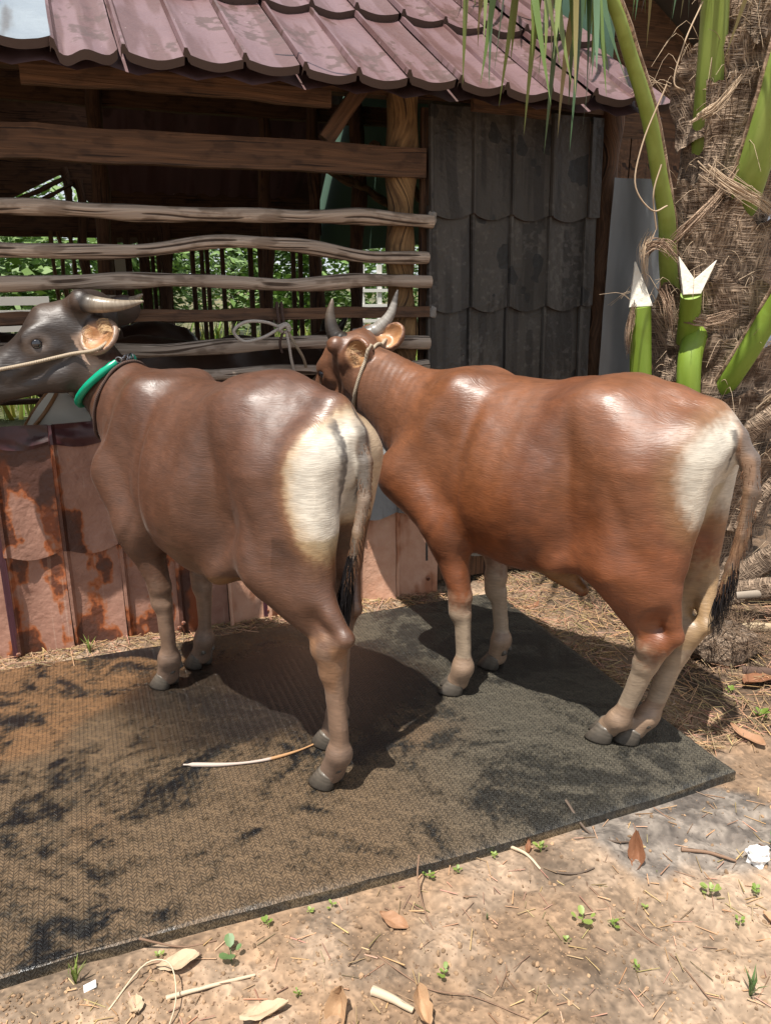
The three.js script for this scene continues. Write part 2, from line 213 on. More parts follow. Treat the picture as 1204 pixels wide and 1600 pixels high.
// pressed metal tile: x 0..w, y 0..len up the slope, z outwards; scalloped lower edge with a turned lip
function tileGeo(w, len, seed, o = {}) {
  const nu = 16, nv = 8, pos = [], uv = [], idx = [], lip = o.lip ?? 0.032, drop = o.drop ?? 0.03, sag = o.sag ?? 0.018, rib = o.rib ?? 0.02, step = o.step ?? 0.03, dent = o.dent ?? 0.006; const R = rng(seed), ox = R() * 3, oy = R() * 3;
  const us = []; for (let i = 0; i <= nu; i++) us.push(i / nu); us.splice(1, 0, 0.02, 0.045, 0.07, 0.1);
  const prof = u => (u < 0.02 ? rib * u / 0.02 : u < 0.07 ? rib : u < 0.1 ? rib * (0.1 - u) / 0.03 : 0) - sag * Math.sin(Math.PI * clamp((u - 0.1) / 0.9));
  const n = us.length;
  for (let j = -1; j <= nv; j++) { const t = Math.max(0, j) / nv; for (const u of us) { let x = u * w, y = t * len - drop * Math.sin(Math.PI * clamp((u - 0.06) / 0.94)) * (1 - t), z = prof(u) + step * (1 - t) + dent * (fbm(u * 2.4 + ox, t * 3 + oy, seed, 3) - 0.5) * 2 * (u > 0.12 ? 1 : 0.2); if (o.bend) z += o.bend(u, t); if (j === -1) { z -= lip; y -= 0.004; } else if (j === 0) { y -= 0.003; } pos.push(x, y, z); uv.push(x + ox, y + oy + (j === -1 ? -0.03 : 0)); } }
  for (let j = 0; j <= nv; j++) for (let i = 0; i < n - 1; i++) { const a = j * n + i; idx.push(a, a + 1, a + n, a + 1, a + n + 1, a + n); }
  let g = new THREE.BufferGeometry(); g.setAttribute('position', new THREE.Float32BufferAttribute(pos, 3)); g.setAttribute('uv', new THREE.Float32BufferAttribute(uv, 2)); g.setIndex(idx); g = g.toNonIndexed(); g.computeVertexNormals();
  // smooth normals within the pan, crease at lip and rib: average by rounded position when faces agree
  const p = g.attributes.position, no = g.attributes.normal, map = new Map(); for (let i = 0; i < p.count; i++) { const k = Math.round(p.getX(i) * 1e5) + ',' + Math.round(p.getY(i) * 1e5) + ',' + Math.round(p.getZ(i) * 1e5); (map.get(k) || map.set(k, []).get(k)).push(i); }
  const src = no.array.slice(); for (const l of map.values()) for (const i of l) { let x = 0, y = 0, z = 0; for (const q of l) { const d = src[i * 3] * src[q * 3] + src[i * 3 + 1] * src[q * 3 + 1] + src[i * 3 + 2] * src[q * 3 + 2]; if (d > 0.86) { x += src[q * 3]; y += src[q * 3 + 1]; z += src[q * 3 + 2]; } } const L = Math.hypot(x, y, z); no.setXYZ(i, x / L, y / L, z / L); }
  g.addGroup(0, (n - 1) * 6, 1); g.addGroup((n - 1) * 6, p.count - (n - 1) * 6, 0);
  return g;
}
const lipMat = std({ color: new THREE.Color(0.075, 0.05, 0.042), roughness: 0.8 });
const roofTex = tex(1024, (u, v) => { const a = pf(u, v, 5, 5, 5, 3), b = pf(u, v, 40, 40, 3, 9), d = pf(u, v, 24, 3, 3, 17), s = pn(u * 70, v * 70, 70, 70, 33); let c = mix3(rgb(98, 75, 77), rgb(122, 97, 99), a); c = mix3(c, rgb(84, 58, 54), 0.7 * sstep(0.48, 0.66, d)); c = mix3(c, rgb(72, 54, 48), 0.75 * sstep(0.54, 0.64, a * 0.6 + b * 0.4)); if (s > 0.985) c = rgb(70, 50, 44); if (s < 0.008) c = rgb(210, 200, 195); return mix3(c, [0.5, 0.38, 0.37], 0.2 * (b - 0.3)); }, true, 0.8);
const zincTex = tex(512, (u, v) => { const a = pf(u, v, 6, 6, 5, 3), d = pf(u, v, 30, 4, 3, 17); let c = mix3(rgb(122, 132, 142), rgb(160, 168, 172), a); return mix3(c, rgb(96, 92, 90), 0.7 * sstep(0.5, 0.7, d * 0.6 + a * 0.4)); }, true, 0.9);
const fineBump = tex(256, (u, v) => pf(u, v, 16, 16, 4, 5), false, 3);
const roofMat = std({ map: roofTex, roughness: 0.42, bumpMap: fineBump, bumpScale: 0.002 }), zincMat = std({ map: zincTex, roughness: 0.38, metalness: 0.35, bumpMap: fineBump, bumpScale: 0.002 });
const roof = new THREE.Group(); roof.name = 'roof'; shed.add(roof);
const RS = 33 * Math.PI / 180, TW = 0.2095, RL = 0.7;
{
  const var_ = [1, 2, 3, 4, 5, 6].map(s => tileGeo(TW, RL, s * 17, { dent: 0.006, drop: 0.016, lip: 0.03, sag: 0.013 }));
  const torn = tileGeo(TW, RL, 211, { dent: 0.02, bend: (u, t) => (1 - t) * -0.015 * Math.sin(u * 9) });
  for (let r = 0; r < 3; r++) for (let k = 0; k < 19; k++) {
    const x = 2.985 - (k + 1) * TW + 0.006 * Math.sin(k * 2.1), z = x < 0.3; const m = part('roof_tile', (k === 11 && r === 0) ? torn : var_[(k * 5 + r * 3) % 6], [z ? zincMat : roofMat, lipMat], roof);
    m.position.set(x, 2.252 + 0.006 * Math.sin(k * 1.7) + r * RL * Math.sin(RS) + (z ? 0.012 : 0), 0.36 - r * RL * Math.cos(RS)); m.rotation.x = -(Math.PI / 2 - RS); if (z) m.userData.label = 'grey galvanised roof sheet';
  }
  // upper front slope, ridge and rear slope as plain sheets with corrugation
  const sheet = (x0, x1, y0, z0, y1, z1, mat) => { const L = Math.hypot(y1 - y0, z1 - z0), g = new THREE.PlaneGeometry(x1 - x0, L, Math.round((x1 - x0) / 0.05), 2); const p = g.attributes.position; for (let i = 0; i < p.count; i++) p.setZ(i, 0.012 * Math.sin(p.getX(i) / 0.2 * 6.28)); g.computeVertexNormals(); const m = part('roof_sheet', g, mat, roof); m.position.set((x0 + x1) / 2, (y0 + y1) / 2, (z0 + z1) / 2); m.rotation.x = -(Math.PI / 2 - Math.atan2(y1 - y0, z0 - z1)); return m; };
  const dark = std({ map: roofTex, roughness: 0.6, side: THREE.DoubleSide });
  const yT = 2.252 + 3 * RL * Math.sin(RS) - 0.012, zT = 0.36 - 3 * RL * Math.cos(RS) + 0.02; sheet(-3.6, 3.0, yT, zT, yT + 1.0, zT - 1.0 / Math.tan(RS), dark);
  sheet(-1.0, 2.98, 2.22, 0.33, yT - 0.02, zT, dark); // underlay of the tiles
  const yR = yT + 1.0, zR = zT - 1.0 / Math.tan(RS); sheet(0.86, 3.0, yR, zR, 1.86, -5.35, dark); sheet(-3.6, 0.87, yR, zR, 2.95, -5.6, dark); sheet(-3.6, -1.0, 2.24, 0.34, yT, zT, dark);
}
// lower wall of old roof sheets
const rustTex = tex(1024, (u, v) => {
  const a = pf(u, v, 5, 4, 5, 3), b = pf(u, v, 30, 30, 4, 9), d = pf(u, v, 22, 2, 4, 17), e = pf(u, v, 9, 5, 4, 41), sc = pf(u, v, 60, 3, 2, 71);
  let c = mix3(rgb(146, 106, 90), rgb(170, 130, 112), b); const r = a * 0.62 + d * 0.24 + b * 0.14 + 0.035; c = mix3(c, rgb(160, 88, 48), sstep(0.47, 0.52, r)); c = mix3(c, rgb(98, 56, 38), sstep(0.505, 0.535, r)); c = mix3(c, rgb(78, 52, 44), 0.8 * sstep(0.53, 0.58, r + 0.1 * (e - 0.5)));
  c = mix3(c, rgb(152, 76, 36), 0.7 * sstep(0.6, 0.7, e) * sstep(0.48, 0.55, r)); c = mix3(c, rgb(206, 196, 190), 0.55 * sstep(0.64, 0.74, e * 0.6 + sc * 0.4) * (1 - sstep(0.45, 0.5, r))); if (sc < 0.2) c = mix3(c, rgb(190, 170, 155), 0.25); return c; }, true, 0.85);
const salmonTex = tex(1024, (u, v) => { const a = pf(u, v, 5, 4, 5, 13), b = pf(u, v, 30, 30, 4, 19), d = pf(u, v, 26, 2, 4, 27); let c = mix3(rgb(190, 142, 116), rgb(206, 166, 142), b); c = mix3(c, rgb(150, 92, 62), 0.7 * sstep(0.54, 0.66, a * 0.7 + d * 0.3)); c = mix3(c, rgb(104, 58, 36), 0.8 * sstep(0.62, 0.7, a * 0.6 + d * 0.3 + b * 0.1)); return c; }, true, 0.85);
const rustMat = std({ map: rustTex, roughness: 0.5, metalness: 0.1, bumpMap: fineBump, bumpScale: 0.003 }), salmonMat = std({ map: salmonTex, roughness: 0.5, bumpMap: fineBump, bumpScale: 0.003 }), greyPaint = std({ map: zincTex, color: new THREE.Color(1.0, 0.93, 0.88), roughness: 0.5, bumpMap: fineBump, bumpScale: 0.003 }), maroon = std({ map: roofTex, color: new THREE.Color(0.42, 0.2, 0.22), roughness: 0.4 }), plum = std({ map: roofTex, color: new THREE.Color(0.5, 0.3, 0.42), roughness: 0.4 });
const lower = new THREE.Group(); lower.name = 'lower_wall'; shed.add(lower);
{
  const cols = [[-0.62, 0.228], [-0.392, 0.228], [-0.164, 0.235], [0.071, 0.229], [0.3, 0.224], [0.524, 0.232], [0.756, 0.229], [0.985, 0.18], [1.165, 0.225], [1.39, 0.22], [1.61, 0.22], [1.83, 0.232]];
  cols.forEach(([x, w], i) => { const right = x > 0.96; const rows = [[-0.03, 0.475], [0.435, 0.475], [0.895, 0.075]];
    rows.forEach(([y, l], r) => { if (r === 2 && right) return; const g = tileGeo(w, l, 300 + i * 7 + r * 31, { dent: 0.014, sag: 0.012, rib: 0.018, drop: r === 2 ? 0.022 : 0.032, lip: 0.014, step: 0.016, bend: (u, t) => r === 0 ? 0.015 * (1 - t) * Math.sin(u * 5 + i) : 0 }); const m = part('metal_sheet', g, [r === 2 ? maroon : right ? (r === 1 ? greyPaint : salmonMat) : rustMat, lipMat], lower); m.position.set(x, y, 0.012 + r * 0.006 + (right ? 0.004 : 0)); if (r === 2) m.userData.label = 'dark red strip of roof sheet along the top with eave shade painted in'; });  // top strip: the eave's shade is painted into its dark red
    if (i === 3 || i === 8) { const e = part('edge_strip', new THREE.BoxGeometry(0.026, 0.9, 0.02), plum, lower); e.position.set(x - 0.004, 0.42, 0.032); } });
  for (const [x, y] of [[0.075, -0.01], [0.75, 0.0], [0.77, 0.02], [2.0, 0.06], [1.17, 0.02]]) { const b = part('bolt', new THREE.SphereGeometry(0.011, 10, 8), rustMat, lower); b.position.set(x, y, 0.05); }
}
// tile wall, sooty
const sootTex = tex(1024, (u, v) => { const a = pf(u, v, 6, 5, 5, 5), b = pf(u, v, 60, 60, 3, 9), d = pf(u, v, 30, 3, 3, 27), s = pn(u * 90, v * 90, 90, 90, 3), e = pf(u, v, 9, 7, 4, 77); let c = mix3(rgb(58, 54, 50), rgb(84, 79, 73), a); c = mix3(c, rgb(44, 40, 37), 0.7 * sstep(0.5, 0.66, d)); c = mix3(c, rgb(108, 104, 98), 0.45 * sstep(0.58, 0.7, b * 0.5 + a * 0.5)); if (s > 0.988) c = rgb(120, 112, 100); if (e > 0.69) c = mix3(c, rgb(30, 30, 31), 0.7); return c; }, true, 0.8);
const sootMat = std({ map: sootTex, roughness: 0.55, bumpMap: fineBump, bumpScale: 0.004 });
board('light_block_board', 1.98, 2.92, 0.0, 2.26, -0.075, -0.05, darkWood, shed, 90); const tileWall = new THREE.Group(); tileWall.name = 'tile_wall'; shed.add(tileWall);  // unseen board added to stop light showing through gaps in the tiles
{ const xs = [1.99, 2.21, 2.413, 2.626, 2.838]; for (let r = 1; r < 6; r++) for (let c = 0; c < 5; c++) { const y = 1.825 - 0.418 * (r - 1), len = 0.445; const w = c < 4 ? xs[c + 1] - xs[c] : 0.075; const m = part('wall_tile', tileGeo(w, len, 500 + c * 13 + r * 5, { dent: 0.006, drop: c < 4 ? 0.026 : 0.004, lip: 0.016, step: 0.022, sag: c < 4 ? 0.008 : 0.001, rib: 0.017 }), [sootMat, lipMat], tileWall); m.position.set(xs[c] + 0.004 * Math.sin(r * 3 + c), y, -0.012 - (r === 5 ? 0.001 : 0)); } }
for (const [x, y] of [[2.005, 1.80], [2.012, 1.385]]) { const g = new THREE.IcosahedronGeometry(0.022, 2), p = g.attributes.position; for (let i = 0; i < p.count; i++) { const k = 1 + 0.7 * (n3(p.getX(i) * 70, p.getY(i) * 70, p.getZ(i) * 70) - 0.5); p.setXYZ(i, p.getX(i) * k, p.getY(i) * k * 1.2, p.getZ(i) * k * 0.7); } g.computeVertexNormals(); const m = part('cement_dab', g, std({ color: new THREE.Color(0.25, 0.23, 0.21) }), tileWall); m.position.set(x, y, 0.02); }
// inside: posts, slats, far rails
for (const [x, z, h, r] of [[2.19, -2.5, 3.2, 0.045], [2.52, -2.5, 3.2, 0.055], [1.84, -2.6, 3.2, 0.05], [0.7, -2.5, 3.3, 0.05], [-0.6, -2.5, 3.3, 0.06], [1.35, -4.9, 2.1, 0.06], [2.9, -4.9, 2.1, 0.05], [-0.8, -4.9, 2.1, 0.05], [0.62, -4.9, 2.4, 0.045]]) pole('post', [x, -0.05, z], [x + 0.03, h, z], r, darkWood, shed, Math.round(x * 100 + 700), 0.02, 8);
{ const R = rng(77); for (let i = 0; i < 34; i++) { const x = 0.78 + i * 0.068 + (R() - 0.5) * 0.05; if (x > 1.35 && R() < 0.45) continue; board('slat', x, x + 0.035 + 0.02 * R(), 0.1, 1.95, -5.02 - 0.02 * (i % 2), -4.99 - 0.02 * (i % 2), darkWood, shed, i + 3); } for (const x of [0.02, 0.1, 0.2, 0.28]) pole('slat', [x + 0.35, 0.05, -5.0], [x + 0.33, 1.95, -5.0], 0.02, oldMat(), shed, Math.round(x * 50 + 3), 0.01, 6); }
function oldMat() { return postMat; }
for (const y of [0.35, 0.75, 1.1]) pole('rail', [-2.4, y, -5.06], [4.2, y + 0.02, -5.06], 0.03, darkWood, shed, Math.round(y * 90), 0.02, 7);
board('beam', -3.2, 3.0, 1.9, 2.05, -5.1, -5.02, darkWood, shed, 41); board('beam', -3.2, 3.0, 2.62, 2.74, -2.62, -2.55, darkWood, shed, 43);
{ // dark boarding above the far opening with the small gable gap
  const s = new THREE.Shape([[-3.4, 1.95], [3.0, 1.95], [3.0, 2.2], [1.1, 3.3], [-3.4, 3.3]].map(p => new THREE.Vector2(...p))); s.holes.push(new THREE.Path([[0.0, 2.19], [0.74, 2.19], [0.5, 2.44]].map(p => new THREE.Vector2(...p)))); const m = part('gable_boarding', new THREE.ExtrudeGeometry(s, { depth: 0.03, bevelEnabled: false }), darkWood, shed); m.position.z = -4.95;
  pole('rafter', [-0.05, 2.12, -4.9], [0.56, 2.42, -4.9], 0.022, darkWood, shed, 901, 0.004, 6); pole('rafter', [0.1, 2.1, -4.88], [0.6, 2.36, -4.88], 0.018, darkWood, shed, 903, 0.004, 6); pole('rafter', [0.56, 2.1, -4.9], [0.54, 2.5, -4.9], 0.035, darkWood, shed, 905, 0.004, 6);
  for (const k of [0, 1]) pole('rafter', [1.6 + k * 0.55, 2.25, -1.1], [2.9 + k * 0.3, 2.05, -2.6], 0.03, postMat, shed, 911 + k, 0.01, 6);
  // end walls; the unseen left one is added to keep the interior dark
  part('end_wall', new THREE.BoxGeometry(0.04, 3.4, 5.0), darkWood, shed).position.set(-3.3, 1.65, -2.6); part('end_wall', new THREE.BoxGeometry(0.03, 2.4, 5.1), std({ color: new THREE.Color(0.06, 0.12, 0.08), roughness: 0.8 }), shed).position.set(3.06, 2.98, -2.75); part('end_wall', new THREE.BoxGeometry(0.03, 1.9, 0.7), darkWood, shed).position.set(3.06, 0.85, -0.55);
}
// plastic sheet nailed beside the tile wall
{ const g = new THREE.PlaneGeometry(0.34, 1.75, 40, 90), p = g.attributes.position; for (let i = 0; i < p.count; i++) { const x = p.getX(i), y = p.getY(i); p.setZ(i, 0.018 * (fbm(x * 9, y * 2.5, 3, 4) - 0.5) + 0.012 * Math.sin(x * 22 + 2 * n3(x * 3, y * 3, 0))); } g.computeVertexNormals(); const m = solo('plastic_sheet', g, phys({ color: new THREE.Color(0.12, 0.13, 0.135), roughness: 0.4, side: THREE.DoubleSide }), 'creased grey plastic sheet hanging between the black tile wall and the palm', 'plastic sheet'); m.position.set(...fromBarn(3.14, 1.13, 0.03)); m.rotation.y = BA; }

// ---------- behind and beside the shed ----------
const leafQuad = (() => { const g = new THREE.BufferGeometry(); g.setAttribute('position', new THREE.Float32BufferAttribute([0, 0, 0, 0.32, 0.08, 0.45, 0, 0.02, 1, -0.32, 0.08, 0.45], 3)); g.setIndex([0, 1, 3, 1, 2, 3]); g.setAttribute('uv', new THREE.Float32BufferAttribute([0, 0, 1, 0, 1, 1, 0, 1], 2)); g.computeVertexNormals(); return g; })();
function crownGeo(seed, R, n, size) { // many small leaves in clumps
  const r = rng(seed), cl = [], pos = [], idx = [], nor = []; for (let i = 0; i < 26; i++) { const a = r() * 6.28, e = Math.acos(2 * r() - 1), q = Math.cbrt(r()); cl.push([R[0] * q * Math.sin(e) * Math.cos(a), R[1] * q * Math.cos(e), R[2] * q * Math.sin(e) * Math.sin(a), 0.18 + 0.22 * r()]); }
  const m = new THREE.Matrix4(), q = new THREE.Quaternion(), E = new THREE.Euler(), v = new THREE.Vector3(), P = leafQuad.attributes.position;
  for (let i = 0; i < n; i++) { const c = cl[Math.floor(r() * cl.length)], k = Math.max(R[0], R[1]) * c[3] * 1.5; const a = r() * 6.28, e = Math.acos(2 * r() - 1), d = Math.pow(r(), 0.4) * k; E.set((r() - 0.3) * 1.6, r() * 6.28, (r() - 0.5) * 1.2); q.setFromEuler(E); const s = size * (0.6 + 0.8 * r()); m.compose(v.set(c[0] + d * Math.sin(e) * Math.cos(a), c[1] + d * Math.cos(e), c[2] + d * Math.sin(e) * Math.sin(a)), q, new THREE.Vector3(s, s, s)); const b = pos.length / 3; for (let j = 0; j < 4; j++) { v.fromBufferAttribute(P, j).applyMatrix4(m); pos.push(v.x, v.y, v.z); } idx.push(b, b + 1, b + 3, b + 1, b + 2, b + 3); }
  const g = new THREE.BufferGeometry(); g.setAttribute('position', new THREE.Float32BufferAttribute(pos, 3)); g.setIndex(idx); g.computeVertexNormals(); return g;
}
const leafMats = [[0.1, 0.19, 0.03], [0.14, 0.25, 0.04], [0.06, 0.13, 0.03]].map(c => phys({ color: new THREE.Color(...c), roughness: 0.6, side: THREE.DoubleSide, transmission: 0.35, thickness: 0 }));
const barkMat = std({ color: new THREE.Color(0.12, 0.085, 0.06) });
const trees = [['leafy green tree beyond the left end of the shed opening', -0.8, -10.5, 1.9, 2.0, 1], ['bright green bush right behind the far slat fence', 1.6, -10.8, 1.6, 1.5, 1], ['dark green tree standing behind the middle far posts', 3.9, -14.5, 2.0, 2.3, 0], ['yellow green bush seen between the inner posts', 5.9, -14, 1.8, 1.5, 1], ['tall dark tree farthest back behind the shed', 2.6, -18, 3.2, 3.2, 2], ['wide green tree at the far right behind the log post', 8.6, -16, 2.6, 2.4, 0], ['tall tree behind the gable gap on the left', -1.2, -14, 2.6, 3.2, 0]];
trees.forEach(([label, s, n, R, cy, k], i) => { const g = thing('tree', label, 'tree', fromBarn(s, 0, n), i * 1.3, 'trees and bushes behind the shed'); part('crown', crownGeo(100 + i * 7, [R, R * 0.8, R], 5200, 0.16), leafMats[k], g).position.y = cy; part('trunk', tube([[0, -0.1, 0], [0.05, cy * 0.5, 0.03], [0, cy, 0]], t => 0.1 * (1 - 0.5 * t), 8, 7), barkMat, g); });
{ // rough grass behind
  const blade = new THREE.BufferGeometry(); blade.setAttribute('position', new THREE.Float32BufferAttribute([-0.012, 0, 0, 0.012, 0, 0, 0.006, 0.2, 0.03, -0.006, 0.2, 0.03, 0, 0.36, 0.1], 3)); blade.setIndex([0, 1, 2, 0, 2, 3, 3, 2, 4]); blade.computeVertexNormals();
  const N = 9000, r = rng(404), im = new THREE.InstancedMesh(blade, phys({ color: new THREE.Color(0.24, 0.32, 0.06), roughness: 0.7, side: THREE.DoubleSide, transmission: 0.3, thickness: 0 }), N), m = new THREE.Matrix4(), q = new THREE.Quaternion(), c = new THREE.Color();
  for (let i = 0; i < N; i++) { const s = -3 + 13 * r(), n = -6.2 - 7 * r(), p = fromBarn(s, -0.04, n), k = (0.5 + 1.3 * r()) * lerp(0.7, 1.5, n3(s, n, 3)); q.setFromEuler(new THREE.Euler((r() - 0.5) * 0.6, r() * 6.28, (r() - 0.5) * 0.6)); m.compose(V(...p), q, V(k * 1.4, k, k)); im.setMatrixAt(i, m); im.setColorAt(i, c.setRGB(0.7 + 0.7 * r(), 0.75 + 0.5 * r(), 0.6 + 0.5 * r())); }
  im.name = 'grass'; tag(im, 'sunlit rough grass beyond the shed', 'grass', null, 'stuff'); scene.add(im);
}
{ // white slatted gate beyond the shed, seen between post and rails
  const g = thing('slatted_gate', 'small white slatted gate in the sunlight beyond the far posts', 'gate', fromBarn(5.2, 0, -9), BA); const w = std({ color: new THREE.Color(0.62, 0.6, 0.56) }); for (const x of [-0.28, 0.02, 0.3]) { part('post', new THREE.BoxGeometry(0.07, 1.75, 0.06), w, g).position.set(x, 0.84, 0); } for (let k = 0; k < 6; k++) part('slat', new THREE.BoxGeometry(0.56, 0.05, 0.02), w, g).position.set(0, 0.35 + k * 0.24, 0.042);
  const b = thing('plank_bench', 'white painted plank bench in the sun at the left end of the shed', 'bench', fromBarn(-0.15, 0, -6.2), BA + 0.1); for (let k = 0; k < 3; k++) part('plank', new THREE.BoxGeometry(0.8, 0.09, 0.03), w, b).position.set(0, 1.0 + k * 0.14, 0); for (const x of [-0.35, 0.35]) part('leg', new THREE.BoxGeometry(0.06, 1.36, 0.05), w, b).position.set(x, 0.64, -0.042);
  const n = thing('notice_board', 'small pale board hanging among the inner slats', 'board', fromBarn(0.95, 1.6, -4.9), BA); part('panel', new THREE.BoxGeometry(0.1, 0.27, 0.012), std({ color: new THREE.Color(0.55, 0.52, 0.4) }), n); for (const y of [-0.14, 0.14]) part('frame', new THREE.BoxGeometry(0.12, 0.02, 0.02), darkWood, n).position.y = y;
}
{ // neighbouring dark building on the right
  const dk = beamMat;
  const g = thing('timber_house', 'dark timber gable house behind the palm, its roof edge against the sky', 'house', fromBarn(0, 0, -0.9), BA);
  const s = new THREE.Shape([[3.15, -0.05], [4.72, -0.05], [4.72, 2.5], [4.16, 2.9], [3.2, 3.52], [3.15, 3.5]].map(p => new THREE.Vector2(...p))); part('wall', new THREE.ExtrudeGeometry(s, { depth: 0.08, bevelEnabled: false }), dk, g).position.z = -0.08;
  const rs = new THREE.Shape([[2.6, 3.98], [4.95, 2.40], [4.95, 2.46], [2.6, 4.04]].map(p => new THREE.Vector2(...p))); part('roof', new THREE.ExtrudeGeometry(rs, { depth: 3.4, bevelEnabled: false }), std({ color: new THREE.Color(0.12, 0.1, 0.1), roughness: 0.7 }), g).position.z = -3.0;
  for (let k = 0; k < 8; k++) part('board', new THREE.BoxGeometry(0.185, 2.4, 0.02), dk, g).position.set(3.26 + k * 0.195, 1.15, 0.012);
  const w = thing('rendered_wall', 'blue grey rendered wall glimpsed at the right edge behind the palm', 'wall', fromBarn(6.2, 0, -2.2), BA); part('wall', new THREE.BoxGeometry(2.4, 2.6, 0.15), std({ color: new THREE.Color(0.2, 0.22, 0.27), roughness: 0.9, bumpMap: fineBump, bumpScale: 0.01 }), w).position.set(0, 1.25, 0); part('coping', new THREE.BoxGeometry(2.5, 0.08, 0.25), std({ color: new THREE.Color(0.28, 0.27, 0.26) }), w).position.set(0, 2.6, 0);
}

// ---------- coconut palm ----------
const fibreTex = tex(1024, (u, v) => { const w = pf(u, v, 6, 6, 3, 4); const a = pf(u + w * 0.04, v, 130, 14, 2, 9), b = pf(u, v + w * 0.05, 16, 150, 2, 15), k = pf(u, v, 7, 7, 4, 21); const s = Math.max(a, b * 0.98); let c = mix3(rgb(80, 66, 55), rgb(198, 174, 150), clamp((s - 0.35) * 2.0)); c = mix3(c, rgb(128, 106, 86), 0.4 * k); return mix3(c, rgb(70, 52, 38), 0.7 * sstep(0.55, 0.7, k)); }, true, 2.2);
const fibreBump = tex(512, (u, v) => { const w = pf(u, v, 6, 6, 3, 4); return Math.max(pf(u + w * 0.04, v, 130, 14, 2, 9), pf(u, v + w * 0.05, 16, 150, 2, 15)); }, false, 2.2);
const fibreMat = std({ map: fibreTex, bumpMap: fibreBump, bumpScale: 0.012, roughness: 0.95, side: THREE.DoubleSide });
const strandMat = std({ color: new THREE.Color(0.42, 0.31, 0.21), roughness: 0.9 }), strandDark = std({ color: new THREE.Color(0.14, 0.09, 0.055), roughness: 0.9 });
const greenTex = tex(512, (u, v) => { const a = pf(u, v, 4, 30, 3, 4), b = pf(u, v, 8, 8, 4, 9), s = pn(u * 120, v * 120, 120, 120, 7); let c = mix3(rgb(122, 142, 62), rgb(152, 168, 88), a); c = mix3(c, rgb(126, 140, 60), 0.6 * sstep(0.5, 0.7, b)); if (s > 0.985) c = mix3(c, rgb(90, 84, 40), 0.6); return c; }, true, 1.5);
const petioleMat = std({ map: greenTex, roughness: 0.4 }), limeMat = std({ map: greenTex, color: new THREE.Color(0.8, 0.92, 0.55), roughness: 0.45 }), marginMat = std({ map: fibreTex, color: new THREE.Color(1.3, 1.25, 1.2), roughness: 0.85 });
const cutMat = std({ color: new THREE.Color(0.72, 0.68, 0.58), roughness: 0.6, bumpMap: fineBump, bumpScale: 0.004 });
const leafletMats = [[0.11, 0.17, 0.035], [0.16, 0.2, 0.05], [0.07, 0.13, 0.06], [0.24, 0.2, 0.08]].map(c => phys({ color: new THREE.Color(...c), roughness: 0.38, side: THREE.DoubleSide, transmission: 0.25, thickness: 0 }));
const palm = thing('coconut_palm', 'coconut palm with fibrous trunk, green leaf stalks and two freshly cut white stubs', 'palm', [1.5, 0, -3.6]);
const pl = a => [a[0] - 1.5, a[1], a[2] + 3.6];
const trunkC = new THREE.CatmullRomCurve3([[1.62, -0.1, -3.62], [1.53, 0.7, -3.62], [1.45, 1.3, -3.6], [1.41, 2.0, -3.58], [1.43, 2.6, -3.55], [1.44, 3.05, -3.5]].map(p => V(...pl(p))));
part('trunk', tube(trunkC, t => lerp(0.21, 0.12, t) * (1 + 0.06 * Math.sin(t * 40)), 70, 26, { rough: (l, a) => 0.28 * (n3(l * 7, Math.cos(a) * 2.2, Math.sin(a) * 2.2) - 0.5) + 0.1 * (n3(l * 24, Math.cos(a) * 7, Math.sin(a) * 7) - 0.5) }), fibreMat, palm);
